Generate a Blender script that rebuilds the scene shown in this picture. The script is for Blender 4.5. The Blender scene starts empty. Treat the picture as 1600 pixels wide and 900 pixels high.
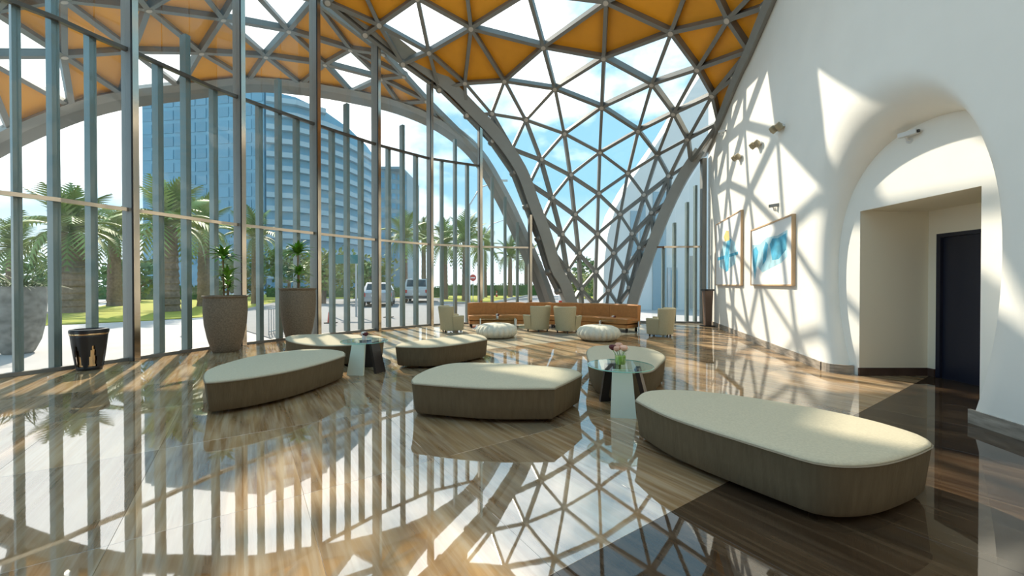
import bpy, bmesh, math, random
from mathutils import Vector, Matrix
random.seed(7)
R = math.radians
C = bpy.context.scene.collection
SC = bpy.context.scene
# ------------------------------------------------------------------ camera
FPX = 620.0
EYE = 1.5
PITCH = R(-0.46)
cam_d = bpy.data.cameras.new('camera'); cam = bpy.data.objects.new('camera', cam_d); C.objects.link(cam)
cam_d.sensor_width = 36.0; cam_d.lens = FPX/1600*36; cam_d.clip_start = 0.05; cam_d.clip_end = 2000
cam.location = (0, 0, EYE); cam.rotation_euler = (math.pi/2+PITCH, 0, 0)
SC.camera = cam
# ------------------------------------------------------------------ colour management
vs = SC.view_settings
SC.display_settings.display_device = 'sRGB'
vs.view_transform = 'Standard'; vs.look = 'None'; vs.gamma = 1.0; vs.use_curve_mapping = False
vs.exposure = 2.9
SC.cycles.max_bounces = 10; SC.cycles.diffuse_bounces = 5; SC.cycles.glossy_bounces = 5
SC.cycles.transmission_bounces = 6; SC.cycles.transparent_max_bounces = 24
SC.cycles.caustics_reflective = False; SC.cycles.caustics_refractive = False
SC.cycles.sample_clamp_indirect = 6.0
# ------------------------------------------------------------------ sun and sky
SUN_AZ, SUN_EL = R(-33), R(39)
SUN = Vector((math.sin(SUN_AZ)*math.cos(SUN_EL), math.cos(SUN_AZ)*math.cos(SUN_EL), math.sin(SUN_EL)))
sl = bpy.data.lights.new('sun', 'SUN'); so = bpy.data.objects.new('sun', sl); C.objects.link(so)
sl.energy = 0.95; sl.angle = R(0.9); sl.color = (1.0, 0.89, 0.73)
so.rotation_euler = SUN.to_track_quat('Z', 'Y').to_euler(); so.location = (-20, 30, 30)

def build_world():
    w = bpy.data.worlds.new('sky'); SC.world = w; w.use_nodes = True
    nt = w.node_tree; N = nt.nodes; L = nt.links; N.clear()
    out = N.new('ShaderNodeOutputWorld'); bg = N.new('ShaderNodeBackground')
    tc = N.new('ShaderNodeTexCoord'); sep = N.new('ShaderNodeSeparateXYZ')
    L.new(tc.outputs['Generated'], sep.inputs[0])
    # blue gradient by height
    rp = N.new('ShaderNodeValToRGB'); e = rp.color_ramp.elements
    e[0].position = 0.0; e[0].color = (0.30, 0.33, 0.345, 1); e[1].position = 0.75; e[1].color = (0.092, 0.18, 0.245, 1)
    m = e.new(0.22); m.color = (0.094, 0.187, 0.25, 1)
    L.new(sep.outputs['Z'], rp.inputs[0])
    # clouds
    mp = N.new('ShaderNodeMapping'); mp.inputs['Scale'].default_value = (1.6, 1.6, 3.2); mp.inputs['Location'].default_value = (0.35, 0.1, 0.4)
    L.new(tc.outputs['Generated'], mp.inputs[0])
    nz = N.new('ShaderNodeTexNoise'); nz.inputs['Scale'].default_value = 1.7; nz.inputs['Detail'].default_value = 7; nz.inputs['Roughness'].default_value = 0.55
    L.new(mp.outputs[0], nz.inputs['Vector'])
    # whiter towards the sun
    dt = N.new('ShaderNodeVectorMath'); dt.operation = 'DOT_PRODUCT'; dt.inputs[1].default_value = SUN
    L.new(tc.outputs['Generated'], dt.inputs[0])
    ma = N.new('ShaderNodeMapRange'); ma.inputs['From Min'].default_value = 0.74; ma.inputs['From Max'].default_value = 0.95
    ma.inputs['To Min'].default_value = 0.0; ma.inputs['To Max'].default_value = 0.36
    L.new(dt.outputs['Value'], ma.inputs['Value'])
    ad = N.new('ShaderNodeMath'); ad.operation = 'ADD'; L.new(nz.outputs['Fac'], ad.inputs[0]); L.new(ma.outputs[0], ad.inputs[1])
    cr = N.new('ShaderNodeValToRGB'); ce = cr.color_ramp.elements
    ce[0].position = 0.57; ce[0].color = (0, 0, 0, 1); ce[1].position = 0.80; ce[1].color = (1, 1, 1, 1)
    L.new(ad.outputs[0], cr.inputs[0])
    mx = N.new('ShaderNodeMixRGB'); mx.inputs[2].default_value = (0.51, 0.515, 0.51, 1)
    L.new(cr.outputs[0], mx.inputs[0]); L.new(rp.outputs[0], mx.inputs[1])
    L.new(mx.outputs[0], bg.inputs[0]); bg.inputs[1].default_value = 0.62
    L.new(bg.outputs[0], out.inputs[0])
build_world()

# ------------------------------------------------------------------ pixel rays -> points of the place (survey of the photograph)
FWD = Vector((0, math.cos(PITCH), math.sin(PITCH))); UPV = Vector((0, -math.sin(PITCH), math.cos(PITCH)))
def ray(px, py):
    return Vector((1, 0, 0))*((px-800)/FPX) + UPV*((450-py)/FPX) + FWD
def P(px, py, Y):
    d = ray(px, py); t = Y/d.y
    return Vector((0, 0, EYE)) + d*t
def PZ(px, py, z=0.0):
    d = ray(px, py); t = (z-EYE)/d.z
    return Vector((0, 0, EYE)) + d*t
def PZd(px, py, dy, z=0.0):
    p = PZ(px, py, z); q = P(px, 450, p.y+dy); q.z = z; return q
def interp(tab, x):
    if x <= tab[0][0]:
        (a, b), (c, d) = tab[0], tab[1]; return b+(x-a)*(d-b)/(c-a)
    for (a, b), (c, d) in zip(tab, tab[1:]):
        if x <= c: return b+(x-a)*(d-b)/(c-a)
    (a, b), (c, d) = tab[-2], tab[-1]; return d+(x-c)*(d-b)/(c-a)

# ------------------------------------------------------------------ materials
def new_mat(name):
    m = bpy.data.materials.new(name); m.use_nodes = True
    nt = m.node_tree; b = nt.nodes.get('Principled BSDF'); return m, nt, b
def mat(name, col, rough=0.5, metal=0.0, var=0.0, scale=8.0, bump=0.0, bscale=60.0, stretch=(1, 1, 1), spec=0.5, coat=0.0, objvar=0.0, sss=0.0, detail=4.0):
    m, nt, b = new_mat(name); N = nt.nodes; L = nt.links
    b.inputs['Base Color'].default_value = (*col, 1); b.inputs['Roughness'].default_value = rough
    b.inputs['Metallic'].default_value = metal; b.inputs['Specular IOR Level'].default_value = spec
    b.inputs['Coat Weight'].default_value = coat
    tc = N.new('ShaderNodeTexCoord'); mp = N.new('ShaderNodeMapping'); mp.inputs['Scale'].default_value = stretch
    L.new(tc.outputs['Object'], mp.inputs[0])
    src = None
    if var > 0:
        nz = N.new('ShaderNodeTexNoise'); nz.inputs['Scale'].default_value = scale; nz.inputs['Detail'].default_value = detail
        L.new(mp.outputs[0], nz.inputs['Vector'])
        r = N.new('ShaderNodeValToRGB'); e = r.color_ramp.elements
        e[0].position = 0.3; e[1].position = 0.7
        e[0].color = (*[c*(1-var) for c in col], 1); e[1].color = (*[min(1, c*(1+var)) for c in col], 1)
        L.new(nz.outputs['Fac'], r.inputs[0]); src = r.outputs[0]
    if objvar > 0:
        oi = N.new('ShaderNodeObjectInfo'); hs = N.new('ShaderNodeHueSaturation')
        mr = N.new('ShaderNodeMapRange'); mr.inputs['To Min'].default_value = 1-objvar; mr.inputs['To Max'].default_value = 1+objvar
        L.new(oi.outputs['Random'], mr.inputs['Value']); L.new(mr.outputs[0], hs.inputs['Value'])
        if src: L.new(src, hs.inputs['Color'])
        else: hs.inputs['Color'].default_value = (*col, 1)
        src = hs.outputs[0]
    if src: L.new(src, b.inputs['Base Color'])
    if bump > 0:
        nb = N.new('ShaderNodeTexNoise'); nb.inputs['Scale'].default_value = bscale; nb.inputs['Detail'].default_value = 3
        L.new(mp.outputs[0], nb.inputs['Vector'])
        bp = N.new('ShaderNodeBump'); bp.inputs['Strength'].default_value = bump; bp.inputs['Distance'].default_value = 0.01
        L.new(nb.outputs['Fac'], bp.inputs['Height']); L.new(bp.outputs[0], b.inputs['Normal'])
    return m
def glass(name, tint=(0.93, 0.97, 0.96), ior=1.5, rough=0.0, haze=0.0):
    m = bpy.data.materials.new(name); m.use_nodes = True; nt = m.node_tree; N = nt.nodes; L = nt.links; N.clear()
    o = N.new('ShaderNodeOutputMaterial'); mx = N.new('ShaderNodeMixShader'); tr = N.new('ShaderNodeBsdfTransparent'); gl = N.new('ShaderNodeBsdfGlossy')
    fr = N.new('ShaderNodeFresnel'); fr.inputs['IOR'].default_value = ior
    tr.inputs[0].default_value = (*tint, 1); gl.inputs['Roughness'].default_value = rough
    ge = N.new('ShaderNodeNewGeometry'); sb = N.new('ShaderNodeMath'); sb.operation = 'SUBTRACT'; sb.inputs[0].default_value = 1.0
    mu = N.new('ShaderNodeMath'); mu.operation = 'MULTIPLY'          # the pane's back surface adds no total reflection
    L.new(ge.outputs['Backfacing'], sb.inputs[1]); L.new(fr.outputs[0], mu.inputs[0]); L.new(sb.outputs[0], mu.inputs[1])
    L.new(mu.outputs[0], mx.inputs[0]); L.new(tr.outputs[0], mx.inputs[1]); L.new(gl.outputs[0], mx.inputs[2])
    if haze > 0:
        df = N.new('ShaderNodeBsdfDiffuse'); df.inputs[0].default_value = (0.75, 0.85, 0.85, 1)  # pale diffuse share mixed in to imitate haze over the view
        m2 = N.new('ShaderNodeMixShader'); m2.inputs[0].default_value = haze
        L.new(mx.outputs[0], m2.inputs[1]); L.new(df.outputs[0], m2.inputs[2]); L.new(m2.outputs[0], o.inputs[0])
    else:
        L.new(mx.outputs[0], o.inputs[0])
    return m
def stone(name, dark, light, accent, refl=2.1):
    """polished striated stone: veins run along the slab's local y; each slab samples its own place in the quarry"""
    m = bpy.data.materials.new(name); m.use_nodes = True; nt = m.node_tree; N = nt.nodes; L = nt.links; N.clear()
    o = N.new('ShaderNodeOutputMaterial'); tc = N.new('ShaderNodeTexCoord'); oi = N.new('ShaderNodeObjectInfo')
    sc = N.new('ShaderNodeVectorMath'); sc.operation = 'SCALE'; sc.inputs[0].default_value = (37, 11, 5)
    L.new(oi.outputs['Random'], sc.inputs['Scale'])
    ad = N.new('ShaderNodeVectorMath'); ad.operation = 'ADD'; L.new(tc.outputs['Object'], ad.inputs[0]); L.new(sc.outputs[0], ad.inputs[1])
    def noise(scale3, sc_, det, dist=0.0):
        mp = N.new('ShaderNodeMapping'); mp.inputs['Scale'].default_value = scale3; L.new(ad.outputs[0], mp.inputs[0])
        n = N.new('ShaderNodeTexNoise'); n.inputs['Scale'].default_value = sc_; n.inputs['Detail'].default_value = det; n.inputs['Distortion'].default_value = dist
        L.new(mp.outputs[0], n.inputs['Vector']); return n
    n1 = noise((2.6, 0.28, 1), 2.0, 7, 0.9); n2 = noise((13, 0.7, 1), 1.8, 5, 0.4); n4 = noise((1, 0.7, 1), 9.0, 2); n3 = noise((1.3, 0.45, 1), 1.1, 5, 0.8)
    r1 = N.new('ShaderNodeValToRGB'); e = r1.color_ramp.elements
    e[0].position = 0.32; e[0].color = (*dark, 1); e[1].position = 0.70; e[1].color = (*light, 1)
    L.new(n1.outputs['Fac'], r1.inputs[0])
    r2 = N.new('ShaderNodeValToRGB'); e = r2.color_ramp.elements
    e[0].position = 0.42; e[0].color = (0, 0, 0, 1); e[1].position = 0.68; e[1].color = (0.55, 0.55, 0.55, 1)
    L.new(n2.outputs['Fac'], r2.inputs[0])
    mx = N.new('ShaderNodeMixRGB'); mx.inputs[2].default_value = (*accent, 1); L.new(r2.outputs[0], mx.inputs[0]); L.new(r1.outputs[0], mx.inputs[1])
    r3 = N.new('ShaderNodeValToRGB'); e = r3.color_ramp.elements                 # smoky grey clouding in the stone
    e[0].position = 0.50; e[0].color = (0, 0, 0, 1); e[1].position = 0.72; e[1].color = (0.62, 0.62, 0.62, 1)
    L.new(n3.outputs['Fac'], r3.inputs[0])
    m3 = N.new('ShaderNodeMixRGB'); m3.inputs[2].default_value = (dark[0]*0.55, dark[1]*0.85, dark[2]*1.5, 1)
    L.new(r3.outputs[0], m3.inputs[0]); L.new(mx.outputs[0], m3.inputs[1]); mx = m3
    hs = N.new('ShaderNodeHueSaturation'); mr = N.new('ShaderNodeMapRange'); mr.inputs['To Min'].default_value = 0.8; mr.inputs['To Max'].default_value = 1.18
    L.new(oi.outputs['Random'], mr.inputs['Value']); L.new(mr.outputs[0], hs.inputs['Value']); L.new(mx.outputs[0], hs.inputs['Color'])
    df = N.new('ShaderNodeBsdfDiffuse'); L.new(hs.outputs[0], df.inputs[0])
    gl = N.new('ShaderNodeBsdfGlossy'); gl.inputs['Roughness'].default_value = 0.022
    fr = N.new('ShaderNodeFresnel'); fr.inputs['IOR'].default_value = refl
    bp = N.new('ShaderNodeBump'); bp.inputs['Strength'].default_value = 0.02; bp.inputs['Distance'].default_value = 0.004
    L.new(n4.outputs['Fac'], bp.inputs['Height']); L.new(bp.outputs[0], gl.inputs['Normal'])
    ms = N.new('ShaderNodeMixShader'); L.new(fr.outputs[0], ms.inputs[0]); L.new(df.outputs[0], ms.inputs[1]); L.new(gl.outputs[0], ms.inputs[2])
    L.new(ms.outputs[0], o.inputs[0]); return m

M = {}
M['white_wall'] = mat('white plaster', (0.88, 0.855, 0.79), 0.5, var=0.02, scale=1.5, bump=0.05, bscale=25)
M['alcove'] = mat('cream plaster', (0.80, 0.75, 0.62), 0.7)
M['navy'] = mat('navy lacquer', (0.012, 0.014, 0.028), 0.35)
M['steel'] = mat('painted grey steel', (0.22, 0.215, 0.195), 0.42, 0.25, var=0.05, scale=3)
M['steel_lit'] = mat('painted light grey steel', (0.27, 0.265, 0.24), 0.45, 0.1, var=0.04, scale=3)  # paler grey paint of the mullions, rails and wall trim
M['rib'] = mat('painted rib steel', (0.30, 0.29, 0.26), 0.5, 0.1, var=0.05, scale=2)
M['fin'] = mat('grey green aluminium fin', (0.165, 0.225, 0.22), 0.4, 0.3)
M['chrome'] = mat('polished steel', (0.55, 0.47, 0.38), 0.14, 1.0)
M['upper_rail'] = mat('dark bronze rail', (0.11, 0.09, 0.07), 0.3, 0.5)
M['gasket'] = mat('black gasket', (0.015, 0.016, 0.018), 0.5)
M['orange'] = mat('amber ceiling panel', (0.86, 0.36, 0.018), 0.45, var=0.06, scale=1.2, objvar=0.10)
M['glass'] = glass('clear glass', (0.975, 0.985, 0.98), haze=0.03)
M['shell_glass'] = glass('roof glass', (0.975, 0.985, 0.98))
M['table_glass'] = glass('green edged table glass', (0.90, 0.97, 0.94), 2.6)
M['glass_edge'] = mat('green glass edge', (0.25, 0.62, 0.50), 0.1, coat=0.5)
M['joint_cap'] = mat('joint cap', (0.55, 0.50, 0.44), 0.4, 0.3)
M['light_stone'] = stone('striped travertine', (0.25, 0.13, 0.052), (0.54, 0.36, 0.185), (0.62, 0.49, 0.34), 4.8)
M['pale_stone'] = stone('pale cream striped stone', (0.46, 0.34, 0.20), (0.74, 0.63, 0.45), (0.80, 0.72, 0.56), 4.4)  # far floor's sun and grazing reflection put into a paler stone colour
M['dark_stone'] = stone('dark striped stone', (0.034, 0.020, 0.011), (0.080, 0.048, 0.026), (0.11, 0.074, 0.044), 1.9)
M['base_grey'] = mat('grey veined marble', (0.36, 0.31, 0.255), 0.2, var=0.35, scale=4, stretch=(1, 1, 6))
M['base_brown'] = mat('brown stone skirting', (0.075, 0.045, 0.035), 0.25, var=0.2, scale=4)
M['fabric'] = mat('ribbed beige upholstery', (0.165, 0.125, 0.075), 0.95, var=0.10, scale=30, bump=0.35, bscale=90, stretch=(1, 1, 0.12), spec=0.1)  # ottoman sides: shaded copy of the cloth, shade put into the colour
M['fabric_top'] = mat('beige upholstery top', (0.54, 0.48, 0.35), 0.95, var=0.07, scale=60, bump=0.25, bscale=160, spec=0.1)  # ottoman tops: lit copy of the same cloth, light put into the colour
M['piping'] = mat('piping cord', (0.27, 0.22, 0.15), 0.9)
M['chair_fabric'] = mat('olive beige chair cloth', (0.47, 0.405, 0.255), 0.9, var=0.05, scale=40)
M['pouf'] = mat('cream wool', (0.68, 0.64, 0.52), 0.95, var=0.06, scale=30)
M['leather'] = mat('caramel leather', (0.48, 0.20, 0.055), 0.5, var=0.10, scale=10, bump=0.1, bscale=30)
M['black'] = mat('black lacquer', (0.02, 0.019, 0.02), 0.3)
M['dark_wood'] = mat('dark stained leg', (0.03, 0.022, 0.02), 0.35)
M['white_lac'] = mat('pale green white lacquer', (0.72, 0.78, 0.66), 0.3)
M['brass'] = mat('brushed brass', (0.72, 0.50, 0.28), 0.2, 1.0)
M['pot'] = mat('mottled brown stone pot', (0.20, 0.155, 0.105), 0.7, var=0.30, scale=38, bump=0.3, bscale=60, detail=6)
M['pot_grey'] = mat('rough grey stone pot', (0.27, 0.27, 0.25), 0.85, var=0.35, scale=6, bump=0.9, bscale=9, detail=8)
M['soil'] = mat('dark soil', (0.035, 0.025, 0.018), 0.95)
M['leaf'] = mat('glossy green leaf', (0.15, 0.36, 0.04), 0.45, objvar=0.35)
M['leaf_dry'] = mat('wispy olive leaf', (0.14, 0.20, 0.06), 0.6, objvar=0.3)
M['cane'] = mat('plant cane', (0.22, 0.15, 0.08), 0.8)
M['frond'] = mat('palm frond', (0.21, 0.285, 0.075), 0.6, objvar=0.3)
M['trunk'] = mat('palm trunk', (0.20, 0.14, 0.10), 0.9, var=0.3, scale=8)
M['crown'] = mat('tree foliage', (0.124, 0.192, 0.056), 0.7, var=0.35, scale=1.2)
M['crown_yellow'] = mat('yellow green foliage', (0.223, 0.26, 0.062), 0.7, var=0.3, scale=1.2)
M['hedge'] = mat('hedge foliage', (0.074, 0.149, 0.037), 0.8, var=0.4, scale=3)
M['lawn'] = mat('sunny lawn', (0.34, 0.34, 0.03), 0.95, var=0.18, scale=2.5)
M['paving'] = mat('light grey paving', (0.442, 0.425, 0.425), 0.8, var=0.06, scale=1)
M['road'] = mat('grey asphalt', (0.24, 0.24, 0.248), 0.9, var=0.08, scale=2)
M['kerb'] = mat('kerb stone', (0.45, 0.42, 0.38), 0.9)
M['tower_glass'] = mat('blue tower cladding', (0.14, 0.31, 0.42), 0.3, var=0.10, scale=0.12)  # tower colours lightened and low in contrast to imitate distance haze
M['tower_pane'] = mat('tower window pane', (0.125, 0.285, 0.395), 0.4, objvar=0.10)
M['tower_band'] = mat('pale blue balcony band', (0.298, 0.409, 0.471), 0.5)
M['tower_back'] = mat('grey teal cladding', (0.211, 0.291, 0.322), 0.6, var=0.06, scale=0.2)
M['far_white'] = mat('pale exterior cladding', (0.68, 0.697, 0.68), 0.7)
M['car_white'] = mat('white car paint', (0.546, 0.56, 0.574), 0.25, coat=0.6)
M['car_silver'] = mat('silver car paint', (0.413, 0.435, 0.465), 0.25, 0.3, coat=0.6)
M['car_glass'] = mat('dark car glass', (0.03, 0.045, 0.055), 0.08)
M['tyre'] = mat('tyre rubber', (0.02, 0.02, 0.02), 0.8)
M['red'] = mat('red plastic', (0.60, 0.05, 0.03), 0.45)
M['white_paint'] = mat('white paint', (0.80, 0.80, 0.80), 0.5)
M['pole'] = mat('galvanised pole', (0.45, 0.48, 0.50), 0.4, 0.4)
M['frame_wood'] = mat('pale oak frame', (0.62, 0.40, 0.22), 0.5, var=0.12, scale=5, stretch=(6, 6, 1))
M['canvas'] = mat('white paper', (0.86, 0.86, 0.85), 0.7)
M['ink'] = mat('blue watercolour', (0.08, 0.42, 0.62), 0.7, var=0.45, scale=3.0, detail=8)
M['ink_pale'] = mat('pale blue watercolour', (0.42, 0.68, 0.78), 0.7, var=0.25, scale=4.0, detail=8)
M['ink_gold'] = mat('ochre watercolour', (0.80, 0.55, 0.20), 0.7, var=0.15, scale=5)
M['ink_line'] = mat('thin grey drawn line', (0.35, 0.37, 0.38), 0.7)
M['bronze'] = mat('bronze fitting', (0.42, 0.36, 0.25), 0.35, 0.6)
M['cam_grey'] = mat('camera housing grey', (0.22, 0.22, 0.20), 0.4)
M['cam_white'] = mat('camera housing white', (0.72, 0.72, 0.70), 0.4)
M['stand'] = mat('brown stand', (0.17, 0.10, 0.065), 0.45)
M['petal'] = mat('peach petal', (0.80, 0.47, 0.34), 0.7, objvar=0.2)
M['petal_dark'] = mat('dark red petal', (0.10, 0.015, 0.02), 0.7)
M['petal_white'] = mat('cream petal', (0.80, 0.74, 0.66), 0.7)
M['vase_green'] = mat('lime green vase', (0.28, 0.50, 0.04), 0.25)
M['teal_sign'] = mat('teal board', (0.02, 0.20, 0.22), 0.4)

# ------------------------------------------------------------------ mesh helpers
class MB:
    def __init__(s): s.v = []; s.f = []
    def quadbox(s, c8):
        b = len(s.v); s.v += [tuple(p) for p in c8]
        for q in ((0, 3, 2, 1), (4, 5, 6, 7), (0, 1, 5, 4), (1, 2, 6, 5), (2, 3, 7, 6), (3, 0, 4, 7)): s.f.append([b+i for i in q])
        return s
    def box(s, lo, hi):
        (x0, y0, z0), (x1, y1, z1) = lo, hi
        return s.quadbox([(x0, y0, z0), (x1, y0, z0), (x1, y1, z0), (x0, y1, z0), (x0, y0, z1), (x1, y0, z1), (x1, y1, z1), (x0, y1, z1)])
    def beam(s, a, b, w, d, nrm, off=0.0):
        """box along a-b; width w across, depth d along nrm"""
        a = Vector(a); b = Vector(b); t = (b-a).normalized(); n = Vector(nrm); n = (n-t*n.dot(t)).normalized(); k = t.cross(n)
        o = []
        for p in (a, b):
            for (i, j) in ((-1, -1), (1, -1), (1, 1), (-1, 1)): o.append(p+k*(w/2*i)+n*(d/2*j+off))
        return s.quadbox(o)
    def tube(s, pts, r, n=8, cap=True, radii=None):
        pts = [Vector(p) for p in pts]; b = len(s.v); m = len(pts); ref = None
        for i, p in enumerate(pts):
            t = (pts[min(i+1, m-1)]-pts[max(i-1, 0)]).normalized()
            if ref is None: ref = Vector((0, 0, 1)) if abs(t.z) < 0.9 else Vector((1, 0, 0))
            k = t.cross(ref).normalized(); ref = k.cross(t); rr = radii[i] if radii else r
            for q in range(n):
                a = 2*math.pi*q/n; s.v.append(tuple(p+k*(math.cos(a)*rr)+ref*(math.sin(a)*rr)))
        for i in range(m-1):
            for q in range(n): s.f.append([b+i*n+q, b+i*n+(q+1) % n, b+(i+1)*n+(q+1) % n, b+(i+1)*n+q])
        if cap: s.f.append([b+q for q in range(n)][::-1]); s.f.append([b+(m-1)*n+q for q in range(n)])
        return s
    def lathe(s, prof, n=32, c=(0, 0, 0), fn=None, capb=True, capt=True):
        b = len(s.v)
        for (r, z) in prof:
            for q in range(n):
                a = 2*math.pi*q/n; k = fn(a, r, z) if fn else 1.0
                s.v.append((c[0]+r*k*math.cos(a), c[1]+r*k*math.sin(a), c[2]+z))
        m = len(prof)
        for i in range(m-1):
            for q in range(n): s.f.append([b+i*n+q, b+i*n+(q+1) % n, b+(i+1)*n+(q+1) % n, b+(i+1)*n+q])
        if capb: s.f.append([b+q for q in range(n)][::-1])
        if capt: s.f.append([b+(m-1)*n+q for q in range(n)])
        return s
    def rings(s, rings, close=True, capb=True, capt=True):
        b = len(s.v); n = len(rings[0])
        for r in rings: s.v += [tuple(p) for p in r]
        for i in range(len(rings)-1):
            for q in range(n if close else n-1): s.f.append([b+i*n+q, b+i*n+(q+1) % n, b+(i+1)*n+(q+1) % n, b+(i+1)*n+q])
        if capb: s.f.append([b+q for q in range(n)][::-1])
        if capt: s.f.append([b+(len(rings)-1)*n+q for q in range(n)])
        return s
    def prism(s, poly, off):
        """closed polygon of 3D points pushed by vector off"""
        off = Vector(off); b = len(s.v); n = len(poly)
        s.v += [tuple(p) for p in poly] + [tuple(Vector(p)+off) for p in poly]
        s.f.append([b+i for i in range(n)][::-1]); s.f.append([b+n+i for i in range(n)])
        for i in range(n): s.f.append([b+i, b+(i+1) % n, b+n+(i+1) % n, b+n+i])
        return s
    def mesh(s, name, mt=None, smooth=False, fix=True):
        me = bpy.data.meshes.new(name); me.from_pydata(s.v, [], s.f); me.update()
        if fix:
            bm = bmesh.new(); bm.from_mesh(me); bmesh.ops.recalc_face_normals(bm, faces=bm.faces); bm.to_mesh(me); bm.free()
        if smooth:
            try: me.shade_smooth()
            except Exception: pass
            if smooth != 'all':
                try: me.set_sharp_from_angle(angle=R(38))
                except Exception: pass
        if mt: me.materials.append(M[mt])
        return me
    def build(s, name, mt, parent=None, smooth=False, loc=None, fix=True):
        return link(name, s.mesh(name, mt, smooth, fix), parent, loc)
def link(name, me, parent=None, loc=None, mw=None):
    o = bpy.data.objects.new(name, me); C.objects.link(o)
    if parent: o.parent = parent
    if mw is not None: o.matrix_local = mw
    elif loc is not None: o.location = loc
    return o
def tag(o, label, cat, group=None, kind=None):
    o['label'] = label; o['category'] = cat
    if group: o['group'] = group
    if kind: o['kind'] = kind
    return o
def thing(name, label, cat, loc=(0, 0, 0), rz=0.0, group=None, kind=None):
    o = bpy.data.objects.new(name, None); C.objects.link(o); o.location = loc; o.rotation_euler = (0, 0, rz)
    o.empty_display_size = 0.2
    return tag(o, label, cat, group, kind)
def copy_tree(o, parent=None):
    c = o.copy(); C.objects.link(c)
    if parent: c.parent = parent
    for ch in list(o.children): copy_tree(ch, c)
    return c
def closed_spline(pts, n):
    """closed Catmull-Rom through 2D points resampled to n even steps"""
    m = len(pts); dense = []
    for i in range(m):
        p0, p1, p2, p3 = (Vector(pts[(i+k) % m]) for k in (-1, 0, 1, 2))
        for k in range(16):
            t = k/16; dense.append(0.5*((2*p1)+(p2-p0)*t+(2*p0-5*p1+4*p2-p3)*t*t+(3*p1-p0-3*p2+p3)*t**3))
    d = [0]
    for i in range(len(dense)): d.append(d[-1]+(dense[(i+1) % len(dense)]-dense[i]).length)
    out = []; j = 0
    for k in range(n):
        s = d[-1]*k/n
        while d[j+1] < s: j += 1
        t = (s-d[j])/max(1e-9, d[j+1]-d[j]); out.append(dense[j].lerp(dense[(j+1) % len(dense)], t))
    return out

# unit pieces shared by many parts
def strut_mesh(name, w, d, mt):
    mb = MB()  # along z 0..1, width x, depth y, with small flange so the section reads
    mb.quadbox([(-w/2, -d/2, 0), (w/2, -d/2, 0), (w/2, d/2, 0), (-w/2, d/2, 0), (-w/2, -d/2, 1), (w/2, -d/2, 1), (w/2, d/2, 1), (-w/2, d/2, 1)])
    return mb.mesh(name, mt)
def frame_matrix(a, b, nrm, off=0.0):
    a = Vector(a); b = Vector(b); z = b-a; ln = z.length; z = z/ln; n = Vector(nrm); n = (n-z*n.dot(z)).normalized(); x = n.cross(z)
    o = a+n*off
    return Matrix(((x.x, n.x, z.x*ln, o.x), (x.y, n.y, z.y*ln, o.y), (x.z, n.z, z.z*ln, o.z), (0, 0, 0, 1)))

# ================================================================== STRUCTURE
# ---- plan of the curved glass wall: photograph column -> floor drop in pixels
GV = [(-75, 154), (0, 145), (89, 134), (150, 125), (210, 117), (255, 110.5), (338, 98.5), (400, 91.3), (500, 80), (590, 70.5), (670, 63.7), (747, 60), (790, 59), (830, 58.5), (885, 58), (1000, 58.5), (1037, 59.5), (1100, 60)]
def glass_y(px): return 930.0/interp(GV, px)
def glass_pt(px, z=0.0):
    y = glass_y(px); return Vector(((px-800)/FPX*y, y, z))
def wall_x(y):
    if y >= 7.0: return 3.66+0.2565*y
    if y <= 5.5: return 5.205-0.127*(6.0-y)
    t = (y-5.5)/1.5; a = 5.205-0.127*(6.0-y); b = 3.66+0.2565*y
    return a*(1-t)+b*t

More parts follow.
